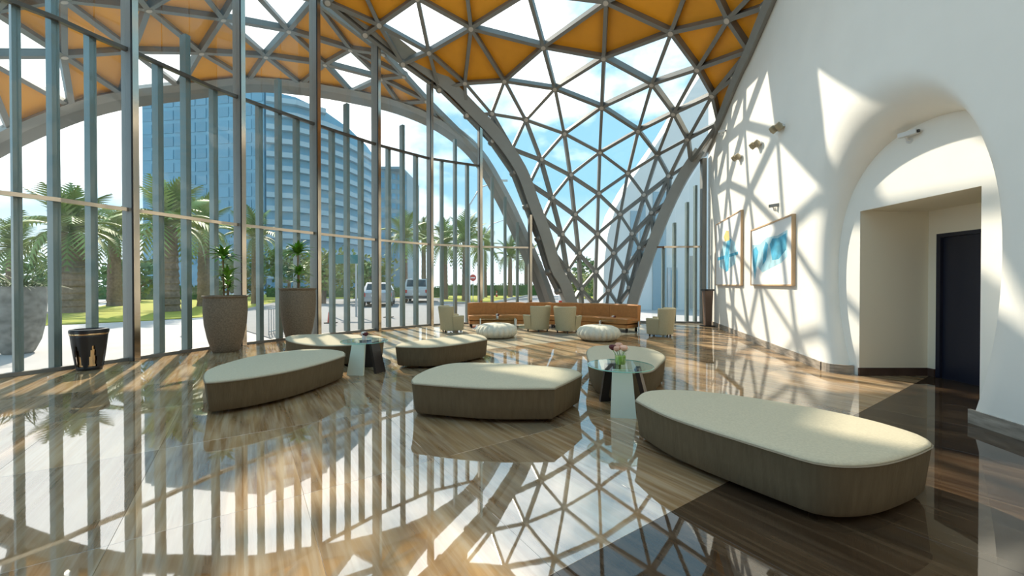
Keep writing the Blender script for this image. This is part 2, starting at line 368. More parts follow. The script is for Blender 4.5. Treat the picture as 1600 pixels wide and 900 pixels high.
# ---- floor: bed and slabs
FA = Vector((0.83, 0.558, 0)).normalized(); FB = Vector((FA.y, -FA.x, 0)); F0 = Vector((0.23, 2.06, 0))
def build_floor():
    root = thing('floor', 'polished brown striped stone floor of the lobby', 'floor', kind='structure')
    pts = [Vector((-11.0, -6.0, 0)), Vector((-9.6, 3.0, 0)), Vector((-8.9, 5.0, 0))] + [glass_pt(p) for p in range(0, 831, 40)]
    pts += [Vector((2.2, 16.0, 0)), Vector((4.6, 16.0, 0))] + [glass_pt(p) for p in (1037, 1070, 1100)]
    pts += [Vector((7.65, 15.4, 0)), Vector((7.3, 8.0, 0)), Vector((7.0, 6.6, 0)), Vector((7.0, 4.5, 0)), Vector((5.9, 3.6, 0)), Vector((4.4, -6.0, 0))]
    poly = [(p.x, p.y) for p in pts]
    # bed: in slab axes so that its veins follow the slabs
    rot = math.atan2(FA.y, FA.x)
    ca, sa = math.cos(-rot), math.sin(-rot)
    loc = [((x-F0.x)*ca-(y-F0.y)*sa, (x-F0.x)*sa+(y-F0.y)*ca) for x, y in poly]
    mb = MB(); mb.prism([(x, y, -0.12) for x, y in loc], (0, 0, 0.116))
    bed = mb.build('slab_bed', 'light_stone', root); bed.location = (F0.x, F0.y, 0); bed.rotation_euler = (0, 0, rot)
    def inside(x, y):
        c = False; n = len(poly)
        for i in range(n):
            (x1, y1), (x2, y2) = poly[i], poly[i-1]
            if (y1 > y) != (y2 > y) and x < (x2-x1)*(y-y1)/(y2-y1)+x1: c = not c
        return c
    W, Ln, g = 1.0, 1.6, 0.0007
    def slab_mesh(nm, mt):
        m = MB(); b = 0.0008
        m.rings([[(g, g, -0.02), (W-g, g, -0.02), (W-g, Ln-g, -0.02), (g, Ln-g, -0.02)], [(g, g, -b), (W-g, g, -b), (W-g, Ln-g, -b), (g, Ln-g, -b)],
                 [(g+b, g+b, 0), (W-g-b, g+b, 0), (W-g-b, Ln-g-b, 0), (g+b, Ln-g-b, 0)]])
        return m.mesh(nm, mt)
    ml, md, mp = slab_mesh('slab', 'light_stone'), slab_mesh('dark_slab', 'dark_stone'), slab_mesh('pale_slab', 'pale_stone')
    cnt = 0
    for i in range(-16, 16):
        for j in range(-5, 18):
            o = F0+FA*(i*W)-FB*(j*Ln)      # j>=0 : light field beyond the seam, j<0 : dark field
            # seam starts at slab local y from o going away from camera (-FB)
            cs = [o, o+FA*W, o+FA*W-FB*Ln, o-FB*Ln]
            if not all(inside(c.x, c.y) for c in cs): continue
            if max(c.y for c in cs) < 0.9: continue
            s = link('slab', md if j < 0 else (mp if j >= 4 and o.x > -4.0 else ml), root); s.location = o; s.rotation_euler = (0, 0, rot); cnt += 1  # far lounge slabs take the stone paled for sun and reflection
    # dark bed under the dark field
    mb = MB(); q = [(-16, -12), (9, -12), (9, 0), (-16, 0)]
    keep = []
    # clip by room polygon (convex enough) with Sutherland-Hodgman in slab axes
    def clip(subject, clipper):
        out = subject
        area = sum(clipper[i-1][0]*clipper[i][1]-clipper[i][0]*clipper[i-1][1] for i in range(len(clipper)))
        cl = clipper if area > 0 else clipper[::-1]
        for i in range(len(cl)):
            a, b = cl[i-1], cl[i]; inp = out; out = []
            if not inp: break
            f = lambda p: (b[0]-a[0])*(p[1]-a[1])-(b[1]-a[1])*(p[0]-a[0])
            for k in range(len(inp)):
                p, r_ = inp[k-1], inp[k]; fp, fr = f(p), f(r_)
                if (fp >= 0) != (fr >= 0):
                    t = fp/(fp-fr); out.append((p[0]+(r_[0]-p[0])*t, p[1]+(r_[1]-p[1])*t))
                if fr >= 0: out.append(r_)
        return out
    hull = [(-11.0, -6), (-9.6, 3), (7.0, 6.6), (7.0, 4.5), (4.4, -6)]
    hl = [((x-F0.x)*ca-(y-F0.y)*sa, (x-F0.x)*sa+(y-F0.y)*ca) for x, y in hull]
    cp = clip(q, hl)
    mb.prism([(x, y, -0.01) for x, y in cp], (0, 0, 0.008))
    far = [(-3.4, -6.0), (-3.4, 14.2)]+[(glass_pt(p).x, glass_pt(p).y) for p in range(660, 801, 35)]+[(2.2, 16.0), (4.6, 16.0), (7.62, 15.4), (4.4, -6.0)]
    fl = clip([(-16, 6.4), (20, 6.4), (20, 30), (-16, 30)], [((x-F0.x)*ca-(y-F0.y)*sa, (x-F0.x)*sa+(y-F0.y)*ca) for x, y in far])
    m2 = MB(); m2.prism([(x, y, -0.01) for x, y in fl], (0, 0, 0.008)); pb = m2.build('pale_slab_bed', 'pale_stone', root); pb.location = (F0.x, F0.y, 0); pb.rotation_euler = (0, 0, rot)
    d = mb.build('dark_slab_bed', 'dark_stone', root); d.location = (F0.x, F0.y, 0); d.rotation_euler = (0, 0, rot)
build_floor()

# ---- right wall with arched portal, alcove and door
OY = 5.45
def arch_pt(t):
    """t 0..1 from the far floor end over the top to the near floor end, relative (dy, h) to the portal's floor middle"""
    a0 = -0.661; ang = a0+t*(math.pi-2*a0)
    c, s = math.cos(ang), math.sin(ang); e = 2/2.25
    cc = math.copysign(abs(c)**e, c); ss = math.copysign(abs(s)**e, s)
    a = 1.53 if c > 0 else 1.36
    b = 2.02 if s > 0 else 1.0
    if s > 0: return (a*cc, 1.75+b*ss)
    h = 1.75*(1-abs(s)/math.sin(-a0)); k = (1.75-h)/2.85
    return (math.copysign(a*math.sqrt(max(0, 1-k*k)), c), max(0.0, h))
def build_right_wall():
    root = thing('wall_right', 'smooth white plaster wall with a rounded portal recess', 'wall', kind='structure')
    NT = 120; PX = 5.74
    dirs = [arch_pt(i/NT) for i in range(NT+1)]
    YMIN, YMAX, HT = -6.0, 15.45, 9.4
    def rect_scale(dy, h):
        s = 1e9
        if dy > 1e-6: s = min(s, (YMAX-OY)/dy)
        if dy < -1e-6: s = min(s, (YMIN-OY)/dy)
        if h > 1e-6: s = min(s, HT/h)
        return s
    rings = []
    for k in range(9):                                   # rounded reveal: quarter round from the deep ring to the wall face
        u = k/8; a = u*math.pi/2; r = []
        for (dy, h) in dirs:
            left = max(0.0, min(1.0, 0.5+0.5*dy/1.2)); wid = 0.06+0.20*left
            s = 1.0+wid*(1-math.cos(a)); y = OY+dy*s; hh = h*s
            wx = wall_x(y); x = PX+(wx-PX)*math.sin(a)
            r.append((x, y, hh))
        rings.append(r)
    for k in range(1, 15):
        u = (k/14)**1.6; r = []
        for (dy, h) in dirs:
            left = max(0.0, min(1.0, 0.5+0.5*dy/1.2)); s0 = 1.06+0.20*left; s1 = rect_scale(dy, h)
            s = s0+(s1-s0)*u; y = OY+dy*s; r.append((wall_x(y), y, h*s))
        rings.append(r)
    mb = MB(); mb.rings(rings, close=False, capb=False, capt=False)
    mb.build('plaster_face', 'white_wall', root, smooth='all')
    # recessed flat panel with the rectangular opening
    Y0, Y1, H1 = 4.86, 6.55, 2.71
    inn = []
    for (dy, h) in dirs:
        s = 1e9
        if dy > 1e-6: s = min(s, (Y1-OY)/dy)
        if dy < -1e-6: s = min(s, (Y0-OY)/dy)
        if h > 1e-6: s = min(s, H1/h)
        inn.append([OY+dy*s, h*s])
    for cy in (Y0, Y1):
        j = min(range(NT+1), key=lambda i: (inn[i][0]-cy)**2+(inn[i][1]-H1)**2); inn[j] = [cy, H1]
    mb = MB(); mb.rings([[(PX, y, h) for y, h in inn], [(PX, OY+dy, h) for dy, h in dirs]], close=False, capb=False, capt=False)
    mb.build('recessed_panel', 'white_wall', root)
    XB = 6.87
    mb = MB(); mb.box((PX+0.004, Y1, -0.01), (XB+0.1, Y1+0.08, H1+0.08)); mb.build('alcove_side', 'alcove', root)
    mb = MB(); mb.box((PX+0.004, Y0-0.08, -0.01), (XB+0.1, Y0, H1+0.08)); mb.build('alcove_side', 'alcove', root)
    mb = MB(); mb.box((PX+0.004, Y0, H1), (XB+0.1, Y1, H1+0.08)); mb.build('alcove_ceiling', 'alcove', root)
    DY0, DY1, DH = 5.28, 6.43, 2.32
    mb = MB(); mb.box((XB, Y0, 0), (XB+0.1, DY0, H1)); mb.box((XB, DY1, 0), (XB+0.1, Y1, H1)); mb.box((XB, DY0, DH), (XB+0.1, DY1, H1))
    mb.build('alcove_back', 'alcove', root)
    d = thing('door_1', 'dark navy door at the back of the white wall recess', 'door', (XB, 0, 0), kind='structure')
    mb = MB(); w = 0.06
    mb.box((0.0, DY0, 0), (0.09, DY0+w, DH)); mb.box((0.0, DY1-w, 0), (0.09, DY1, DH)); mb.box((0.0, DY0+w, DH-w), (0.09, DY1-w, DH)); mb.build('door_frame', 'navy', d)
    mb = MB(); mb.box((0.05, DY0+w, -0.003), (0.085, DY1-w, DH-w)); mb.build('door_leaf', 'navy', d)
    # skirtings
    b = thing('baseboard_right', 'grey veined marble baseboard along the white wall', 'baseboard', kind='structure')
    def run(ys, name, mt, h=0.15, th=0.025):
        mb = MB(); r = []
        for y in ys:
            x = wall_x(y); r.append([(x+0.01, y, 0), (x-th, y, 0), (x-th, y, h), (x+0.01, y, h)])
        mb.rings(r); mb.build(name, mt, b)
    ye = OY+arch_pt(0)[0]*1.26; yn = OY+arch_pt(1)[0]*1.06
    run([15.4-(15.4-ye)*i/14 for i in range(15)], 'skirting_length', 'base_grey')
    run([yn-(yn+5.9)*i/8 for i in range(9)], 'skirting_length', 'base_grey')
    mb = MB(); r = []
    for k in range(9):
        u = 1-k/8; a = u*math.pi/2; dy = arch_pt(0)[0]; s = 1+0.26*(1-math.cos(a)); y = OY+dy*s; wx = wall_x(y); x = PX+(wx-PX)*math.sin(a)
        r.append([(x+0.01, y+0.01, 0), (x-0.02, y-0.025, 0), (x-0.02, y-0.025, 0.15), (x+0.01, y+0.01, 0.15)])
    mb.rings(r); mb.build('skirting_return', 'base_grey', b)
    b2 = thing('baseboard_back', 'dark brown stone baseboard inside the door recess', 'baseboard', kind='structure')
    mb = MB(); mb.box((PX-0.02, Y1-0.025, 0), (XB, Y1, 0.13)); mb.build('skirting_length', 'base_brown', b2)
    mb = MB(); mb.box((XB-0.025, DY1, 0), (XB, Y1-0.025, 0.13)); mb.build('skirting_length', 'base_brown', b2)
build_right_wall()

# ---- the curved glass wall
RIBN = [(350, -165), (440, -70), (511, 2), (570, 52), (629, 98), (686, 139), (729, 181), (768, 222), (802, 271), (822, 323), (841, 373), (857, 425), (872, 452), (884, 488)]
RIBY = lambda px: glass_y(px) if px < 740 else min(16.0, glass_y(px)+0.0)
RIB = [P(px, py, RIBY(px)) for px, py in RIBN]
def rib_h(px):
    return interp([(a, p.z) for (a, b), p in zip(RIBN, RIB)], px)
def build_glass_wall():
    root = thing('wall_left', 'tall curved glass wall with grey mullions, fins and slim rails', 'glass wall', kind='structure')
    mains = [-64, 205, 375, 493, 588, 672, 750, 828]
    H_T, H_R = 2.98, 6.12
    plan = [Vector((-10.4, -1.5, 0)), Vector((-9.7, 2.2, 0))]
    def nrm(px):
        a, b = glass_pt(px-6), glass_pt(px+6); t = (b-a).normalized(); return Vector((t.y, -t.x, 0))   # towards the room
    def post(name, px, h, w, d, mt, off=0.0, z0=0.0):
        p = glass_pt(px); n = nrm(px); p = p+n*off; t = Vector((-n.y, n.x, 0))
        mb = MB(); c = []
        for z in (z0, h):
            for i, j in ((-1, -1), (1, -1), (1, 1), (-1, 1)): c.append(t*(w/2*i)+n*(d/2*j)+Vector((0, 0, z)))
        mb.quadbox(c); o = mb.build(name, mt, root); o.location = (p.x, p.y, 0); return o
    for px in mains:
        h = min(10.4, rib_h(px)+0.05) if px > 300 else 9.6
        post('mullion', px, h, 0.12, 0.36, 'steel_lit', 0.0)
        n = nrm(px); t = Vector((-n.y, n.x, 0)); p = glass_pt(px)
        if t.y < 0: t = -t
        def plate(t0, t1, n0, n1, zz, name, mt):
            c = []
            for z in (0, zz):
                for i, j in ((t0, n0), (t1, n0), (t1, n1), (t0, n1)): c.append(t*i+n*j+Vector((0, 0, z)))
            o = MB().quadbox(c).build(name, mt, root); o.location = (p.x, p.y, 0)
        plate(-0.06, -0.035, 0.18, 0.192, h, 'gasket_strip', 'gasket')
        plate(-0.035, 0.06, 0.18, 0.20, h, 'polished_cover', 'chrome')
    fins = [(30, 6.2), (92, 7.9), (150, 6.2), (255, 6.2), (298, 7.1), (340, 6.2), (410, 6.2), (440, 7.05), (468, 6.2), (523, 6.2), (546, 7.15), (568, 6.2), (610, 6.2), (632, 7.1), (653, 6.2), (692, 6.15), (713, 7.05), (732, 6.15),
            (770, 5.75), (790, 5.0), (809, 4.0), (1037, 2.95), (1055, 3.95), (1075, 4.75)]
    for px, h in fins: post('fin', px, h, 0.10, 0.20, 'fin', -0.14)
    # corner posts by the white wall
    post('corner_mullion', 1098, 6.4, 0.16, 0.26, 'steel_lit', 0.02); post('fin', 1088, 5.4, 0.09, 0.2, 'fin', -0.14)
    # rails
    def rail(pxs, z, name, w=0.05, d=0.09, mt='steel_lit', off=0.10):
        r = []
        for px in pxs:
            p = glass_pt(px)+nrm(px)*off; n = nrm(px)
            r.append([p+n*(d/2)+Vector((0, 0, z-w/2)), p-n*(d/2)+Vector((0, 0, z-w/2)), p-n*(d/2)+Vector((0, 0, z+w/2)), p+n*(d/2)+Vector((0, 0, z+w/2))])
        MB().rings(r).build(name, mt, root)
    rail(list(range(-70, 829, 18))+[834], H_T, 'transom_rail', 0.07, 0.09, 'chrome', 0.05)
    rail(list(range(-70, 750, 18))+[751], H_R, 'upper_rail', 0.07, 0.09, 'upper_rail', 0.05)
    rail(list(range(-70, 829, 18))+[850], 0.03, 'sill_rail', 0.06, 0.10, 'steel', 0.0)
    rail([1015, 1037, 1060, 1080, 1100], H_T, 'transom_rail', 0.07, 0.09, 'chrome', 0.05)
    rail([1000, 1037, 1060, 1080, 1100], 0.03, 'sill_rail', 0.06, 0.10, 'steel', 0.0)
    # panes
    stops = [-64, 30, 92, 150, 205, 255, 298, 340, 375, 410, 440, 468, 493, 523, 546, 568, 588, 610, 632, 653, 672, 692, 713, 732, 750, 770, 790, 809, 828]
    def pane(pa, pb, za, zb, zc, zd):
        a, b = glass_pt(pa), glass_pt(pb); t = (b-a).normalized()*0.01; n = Vector((t.y, -t.x, 0)).normalized()*0.012
        o = (a+b)/2
        mb = MB(); q = [a+t+Vector((0, 0, za))-o, b-t+Vector((0, 0, zb))-o, b-t+Vector((0, 0, zc))-o, a+t+Vector((0, 0, zd))-o]
        mb.prism(q, n); mb.build('pane', 'glass', root, loc=o)
    tops = []
    for pa, pb in zip(mains, mains[1:]):
        ha = rib_h(pa) if pa > 360 else 9.6; hb = rib_h(pb) if pb > 360 else 9.6
        sub = [s for s in stops if pa <= s <= pb]
        for u, v in zip(sub, sub[1:]):
            h1 = rib_h(u)-0.1 if u > 360 else 9.5; h2 = rib_h(v)-0.1 if v > 360 else 9.5
            pane(u, v, 0.06, 0.06, min(H_T, h2)-0.04, min(H_T, h1)-0.04)
            if h2 > H_R and pb < 800:
                pane(u, v, H_T+0.04, H_T+0.04, H_R-0.04, H_R-0.04); pane(u, v, H_R+0.04, H_R+0.04, h2, h1)
            elif h2 > H_T+0.1: pane(u, v, H_T+0.04, H_T+0.04, h2, h1)
    for u, v in zip([1018, 1037, 1055, 1075], [1037, 1055, 1075, 1097]):
        pane(u, v, 0.06, 0.06, H_T-0.04, H_T-0.04)
        hh = {1018: (3.02, 3.9), 1037: (3.9, 4.75), 1055: (4.75, 5.5), 1075: (5.5, 6.3)}[u]; pane(u, v, H_T+0.04, H_T+0.04, hh[1], hh[0])
build_glass_wall()

# ---- gridshell: the inner vault that comes down to a leg
def shell_y(px, py):
    """depth of the shell at a photograph point: between the left rib and the wall line, bulging outwards"""
    LT = [(-165, 9.5, 350), (-70, 10.6, 440), (2, 11.6, 511), (52, 12.7, 570), (98, 13.7, 629), (139, 14.8, 686), (181, 15.3, 729), (222, 15.65, 768), (271, 15.85, 802), (323, 15.9, 822), (373, 16.0, 841), (425, 16.0, 857), (452, 16.0, 872), (500, 16.0, 888)]
    RT = [(-165, 7.6, 1290), (-60, 8.6, 1228), (8, 9.5, 1198), (76, 10.65, 1172), (118, 11.7, 1150), (190, 13.7, 1125), (241, 15.3, 1101), (316, 15.7, 1048), (371, 15.8, 1024), (426, 15.9, 1003), (500, 16.0, 985)]
    ly = interp([(a, b) for a, b, c in LT], py); lx = interp([(a, c) for a, b, c in LT], py)
    ry = interp([(a, b) for a, b, c in RT], py); rx = interp([(a, c) for a, b, c in RT], py)
    f = max(0.0, min(1.0, (px-lx)/(rx-lx))); s = 2*f-1
    bul = interp([(-165, 1.8), (0, 1.5), (240, 1.3), (420, 1.0), (500, 0.8)], py)
    return ly+(ry-ly)*f+bul*(1-s*s)
NODES = {}
def N_(k, px, py): NODES[k] = P(px, py, shell_y(px, py)); return k
cols = {
 'm4': [(629, 98), (686, 139), (729, 181), (768, 222), (802, 271), (822, 323), (841, 373), (857, 425), (872, 455)],
 'm3': [(670, 80), (726, 129), (768, 178), (800, 233), (827, 287), (848, 340.5), (865, 396), (879, 451)],
 'm2': [(736, 42), (788, 125), (821, 187), (845, 250), (862, 310), (877, 367), (886, 423), (893, 474)],
 'm1': [(826, -14), (849.5, 71), (867, 137), (881.5, 208.5), (891, 274), (897.6, 336), (904, 396), (907, 452), (910, 494)],
 'c0': [(948, 1), (944, 88), (940.5, 166), (937, 238), (935, 303), (933, 366), (930.5, 425), (929.5, 476)],
 'p1': [(1050, 48), (1019.5, 129), (997.5, 203), (981, 271), (969, 335.6), (959.5, 396), (951, 454), (946, 494)],
 'p2': [(1140, 28), (1092, 105), (1053.5, 175), (1027.5, 242), (1007, 306), (989, 366), (977, 425), (966, 476)],
 'p3': [(1172, 76), (1115, 146), (1075.5, 216), (1046, 276), (1019.4, 334), (1001, 388), (985, 450)],
 'p4': [(1150, 118), (1125, 190), (1080, 254), (1044.6, 316), (1022, 371), (1002.5, 426), (989, 468)]}
for cn, lst in cols.items():
    for i, (a, b) in enumerate(lst): N_((cn, i), a, b)
for k, a, b in (('A1', 592, 37), ('A2', 652, -5), ('A8', 570, 52), ('A9', 511, 2), ('N1', 558, -36), ('U1', 724, -62), ('D7', 1198, 8), ('V0', 952, -96), ('V1', 1094, -70), ('V2', 1226, -60), ('V3', 838, -120), ('N2', 440, -70), ('N3', 630, -120)): N_(k, a, b)
TRI = []
def strip(a, b):
    A, B = cols[a], cols[b]
    for i in range(max(len(A), len(B))):
        if i < len(A) and i+1 < len(B): TRI.append(((a, i), (b, i), (b, i+1)))
        if i+1 < len(A) and i+1 < len(B): TRI.append(((a, i), (a, i+1), (b, i+1)))
strip('c0', 'm1'); strip('m2', 'm1'); strip('m2', 'm3'); strip('m3', 'm4'); strip('p1', 'c0'); strip('p1', 'p2'); strip('p3', 'p2'); strip('p4', 'p3')
EXTRA_OPEN = [('A1', 'A2', ('m3', 0)), ('A2', ('m2', 0), ('m3', 0)), ('A1', ('m3', 0), ('m4', 0))]
EXTRA_PANEL = [('A1', ('m4', 0), 'A8'), ('A1', 'A8', 'A9'), ('A1', 'A9', 'N1'), ('A1', 'N1', 'A2'), ('A2', 'U1', ('m2', 0)), (('m2', 0), 'U1', ('m1', 0)), (('p3', 0), ('p2', 0), 'D7'),
               (('c0', 0), ('p1', 0), 'V1'), (('p1', 0), ('p2', 0), 'V1'), (('p2', 0), 'V1', 'V2'), (('p2', 0), 'V2', 'D7'), (('c0', 0), 'V0', 'V1'), (('c0', 0), 'V0', ('m1', 0)), (('m1', 0), 'V0', 'V3'), (('m1', 0), 'V3', 'U1'),
               ('A9', 'N2', 'N1'), ('N1', 'N3', 'A2'), ('A2', 'N3', 'U1'), ('N1', 'N2', 'N3'), ('U1', 'N3', 'V3')]
PANELS = set(map(frozenset, [(('c0', 0), ('c0', 1), ('m1', 1)), (('m2', 0), ('m2', 1), ('m1', 1)), (('m2', 0), ('m3', 0), ('m3', 1)), (('m2', 0), ('m2', 1), ('m3', 1)), (('m3', 0), ('m4', 0), ('m4', 1)), (('m3', 0), ('m3', 1), ('m4', 1)), (('m3', 1), ('m4', 1), ('m4', 2)),
          (('p1', 0), ('c0', 0), ('c0', 1)), (('p1', 0), ('p2', 0), ('p2', 1)), (('p3', 0), ('p2', 0), ('p2', 1)), (('p3', 0), ('p3', 1), ('p2', 1)), (('p4', 0), ('p3', 0), ('p3', 1)), (('p4', 0), ('p4', 1), ('p3', 1))]))
def shell_parts(root, nodes, tris, is_panel, interior, w, d, pane_mat, strut_mat, cap=0.13, skip_edges=()):
    """struts, joints, infill panels and panes of a triangulated roof; interior = point the underside looks at"""
    nn = {k: Vector((0, 0, 0)) for k in nodes}; edges = {}
    for t in tris:
        a, b, c = (nodes[k] for k in t); n = (b-a).cross(c-a)
        if n.dot(interior-a) < 0: n = -n
        n.normalize()
        for k in t: nn[k] = nn[k]+n
        for i in range(3): edges.setdefault(frozenset((t[i], t[i-1])), []).append(n)
    sm = strut_mesh('strut', w, d, strut_mat)
    for e, ns in edges.items():
        if e in skip_edges: continue
        a, b = tuple(e); n = sum(ns, Vector((0, 0, 0)))
        pa, pb = nodes[a], nodes[b]; t = (pb-pa).normalized()
        link('strut', sm, root, mw=frame_matrix(pa+t*0.05, pb-t*0.05, n, 0.0))
    jm = MB().lathe([(cap*0.75, -d*0.5), (cap, -d*0.45), (cap, d*0.42), (cap*0.8, d*0.56)], 10).mesh('joint', strut_mat, True)
    cm = MB().lathe([(cap*0.6, d*0.56), (cap*0.6, d*0.62), (cap*0.35, d*0.66)], 10).mesh('joint_cap', 'joint_cap', True)
    used = set(k for t in tris for k in t)
    for k in used:
        n = nn[k].normalized(); q = Vector((0, 0, 1)).rotation_difference(n).to_matrix().to_4x4()
        j = link('joint', jm, root, mw=Matrix.Translation(nodes[k]) @ q); link('joint_cap', cm, j)
    for t in tris:
        a, b, c = (nodes[k] for k in t); n = (b-a).cross(c-a)
        if n.dot(interior-a) < 0: n = -n
        n.normalize(); o = (a+b+c)/3
        pan = is_panel(t)
        q = [o+(p-o)*(0.985 if pan else 0.97)-n*(d*0.30) for p in (a, b, c)]
        MB().prism([p-o for p in q], -n*(0.04 if pan else 0.02)).build('panel' if pan else 'pane', 'orange' if pan else pane_mat, root, loc=o)
SHELL_IN = Vector((1.0, 6.0, 3.0))
def sweep(root, pts, inward, w, d, name, mt, offw=0.0, offd=0.0, seg=None):
    """rectangular box rib along pts; d along the inward direction, w across it"""
    r = []; m = len(pts)
    for i, p in enumerate(pts):
        t = (pts[min(i+1, m-1)]-pts[max(i-1, 0)]).normalized(); n = (inward(p)-t*inward(p).dot(t)).normalized(); k = t.cross(n)
        c = p+k*offw+n*offd
        r.append([c+k*(w/2)+n*(d/2), c-k*(w/2)+n*(d/2), c-k*(w/2)-n*(d/2), c+k*(w/2)-n*(d/2)])
    return MB().rings(r).build(name, mt, root)
def smooth_line(pts, n=4):
    out = []; m = len(pts)
    for i in range(m-1):
        p0 = pts[max(i-1, 0)]; p1 = pts[i]; p2 = pts[i+1]; p3 = pts[min(i+2, m-1)]
        for k in range(n):
            t = k/n; out.append(0.5*((2*p1)+(p2-p0)*t+(2*p0-5*p1+4*p2-p3)*t*t+(3*p1-p0-3*p2+p3)*t**3))
    out.append(pts[-1]); return out
def build_shell():
    root = thing('ceiling', 'triangulated grey steel vault with amber panels and glass running down to a leg', 'ceiling', kind='structure')
    tris = TRI+EXTRA_OPEN+EXTRA_PANEL; pan = set(map(frozenset, EXTRA_PANEL)) | PANELS
    shell_parts(root, NODES, tris, lambda t: frozenset(t) in pan, SHELL_IN, 0.115, 0.22, 'shell_glass', 'steel')
    inward = lambda p: Vector((2.5, 8.0, 4.0))-p
    rb = smooth_line(RIB)
    sweep(root, rb, inward, 0.46, 0.50, 'arch_rib', 'rib', -0.30, -0.05)
    RR = [(1101, 241), (1080, 272), (1062, 305), (1045, 342), (1029, 383), (1014, 425), (1000, 465), (992, 500)]
    rr = smooth_line([P(a, b, 15.45+0.06*i) for i, (a, b) in enumerate(RR)])
    sweep(root, rr, inward, 0.40, 0.42, 'arch_rib', 'rib', 0.22, -0.05)
    WL = [(1101, 241), (1125, 190), (1150, 128), (1172, 80), (1198, 18), (1228, -55)]
    wy = lambda px: 3.66/((px-800)/FPX-0.2565)
    wl = smooth_line([P(a, b, wy(a)-0.12) for a, b in WL])
    sweep(root, wl, lambda p: Vector((-1, 0, -0.4)), 0.22, 0.14, 'wall_trim', 'steel_lit', 0.0, 0.04)
    # low plinth that carries the leg
    pl = [NODES[('m4', 8)], NODES[('m3', 7)], NODES[('m2', 7)], NODES[('m1', 8)], NODES[('c0', 7)], NODES[('p1', 7)], NODES[('p2', 7)], NODES[('p3', 6)], NODES[('p4', 6)]]
    r = []
    for p in pl: r.append([Vector((p.x, p.y-0.2, 0)), Vector((p.x, p.y+0.25, 0)), Vector((p.x, p.y+0.25, 0.72)), Vector((p.x, p.y-0.2, 0.72))])
    MB().rings(r).build('leg_plinth', 'kerb', root)
build_shell()

# ---- the rest of the hall behind the view: back wall and the vault overhead
def build_back():
    w = thing('wall_back', 'dark stone back wall of the lobby behind the view', 'wall', kind='structure')
    MB().box((-11.0, -6.2, 0), (5.2, -6.0, 9.0)).build('stone_face', 'base_brown', w)  # unseen; dark finish chosen to hold back light on the ottoman fronts
    r = thing('ceiling_back', 'amber vault over the near end of the lobby', 'ceiling', kind='structure')
    pts = [Vector((-9.5, -6.1, 9.3)), Vector((-9.2, 2.5, 9.8)), Vector((-6.3, 9.8, 10.6)), NODES['N2'], NODES['N3'], NODES['V3'], NODES['V0'], NODES['V1'], NODES['V2'], Vector((5.6, 5.0, 9.3)), Vector((4.9, -6.1, 9.2))]
    c = Vector((-1.5, 1.5, 11.2)); n = len(pts)
    for i in range(n):
        a, b = pts[i], pts[(i+1) % n]
        MB().prism([a-c, b-c, Vector((0, 0, 0))], (0, 0, 0.05)).build('pane', 'shell_glass', r, loc=c)  # unseen vault glazed so sky light falls on the furniture tops
        t = (b-a).normalized()
        link('strut', strut_mesh('strut', 0.11, 0.25, 'steel'), r, mw=frame_matrix(a, c, Vector((0, 0, 1)), -0.1))
build_back()

# ---- outer canopy over the drive, beyond the glass
def build_canopy():
    root = thing('roof_canopy', 'outer canopy of amber panels on grey triangles beyond the glass wall', 'canopy', kind='structure')
    arch = [(-75, 250), (15, 203), (111, 165), (190, 146), (280, 135), (387, 124), (470, 130), (549, 143), (624, 161), (690, 190), (745, 234)]
    r1 = [(-35, 84), (97, 84), (205, 77), (312, 79), (414, 85), (508, 98), (596, 121), (668, 157)]
    r2 = [(-15, 12), (95, -5), (229, 10), (346, 26), (450, 45), (548, 75), (632, 117)]
    r3 = [(-10, -70), (60, -62), (185, -45), (300, -32), (380, -32), (490, -2), (600, 82)]
    nd = {}
    def put(row, lst, dl):
        for i, (a, b) in enumerate(lst):
            k = max(0.06, min(1.0, (790-a)/330)); nd[(row, i)] = P(a, b, glass_y(max(a, -75))+dl*k+0.12)
    put('a', arch, 4.6); put('1', r1, 3.3); put('2', r2, 2.0); put('3', r3, 0.8)
    tris = []; opn = []
    for i in range(8):
        tris.append((('1', i), ('a', i+1), ('a', i+2)))
        if i < 7: tris.append((('1', i), ('1', i+1), ('a', i+2)))
    for i in range(7):
        tris.append((('2', i), ('1', i), ('1', i+1)))
        if i < 6: tris.append((('2', i), ('2', i+1), ('1', i+1)))
    for i in range(6):
        tris.append((('2', i), ('3', i), ('3', i+1)))
        tris.append((('2', i), ('2', i+1), ('3', i+1)))
    tris.append((('1', 7), ('a', 9), ('a', 10)))
    op = set(map(frozenset, [(('1', 0), ('1', 1), ('a', 2)), (('1', 2), ('1', 3), ('a', 4)), (('1', 2), ('a', 3), ('a', 4)), (('1', 5), ('1', 6), ('a', 7)), (('2', 0), ('1', 0), ('1', 1)),
         (('2', 3), ('2', 4), ('1', 4)), (('2', 5), ('1', 5), ('1', 6)), (('2', 3), ('2', 4), ('3', 4)), (('2', 4), ('3', 4), ('3', 5))]))
    shell_parts(root, nd, tris, lambda t: frozenset(t) not in op, Vector((-6, 10, 2)), 0.13, 0.20, 'shell_glass', 'steel', 0.12)
    al = smooth_line([nd[('a', i)] for i in range(11)]+[P(786, 300, 16.4), P(815, 360, 16.3), P(846, 430, 16.3), P(868, 496, 16.3)])
    inw = lambda p: Vector((-5, 8, 3))-p
    sweep(root, al, inw, 0.22, 0.42, 'edge_arch', 'rib', 0.0, 0.0)
    sweep(root, al, inw, 0.30, 0.14, 'edge_arch_flange', 'steel', 0.26, 0.1)
build_canopy()

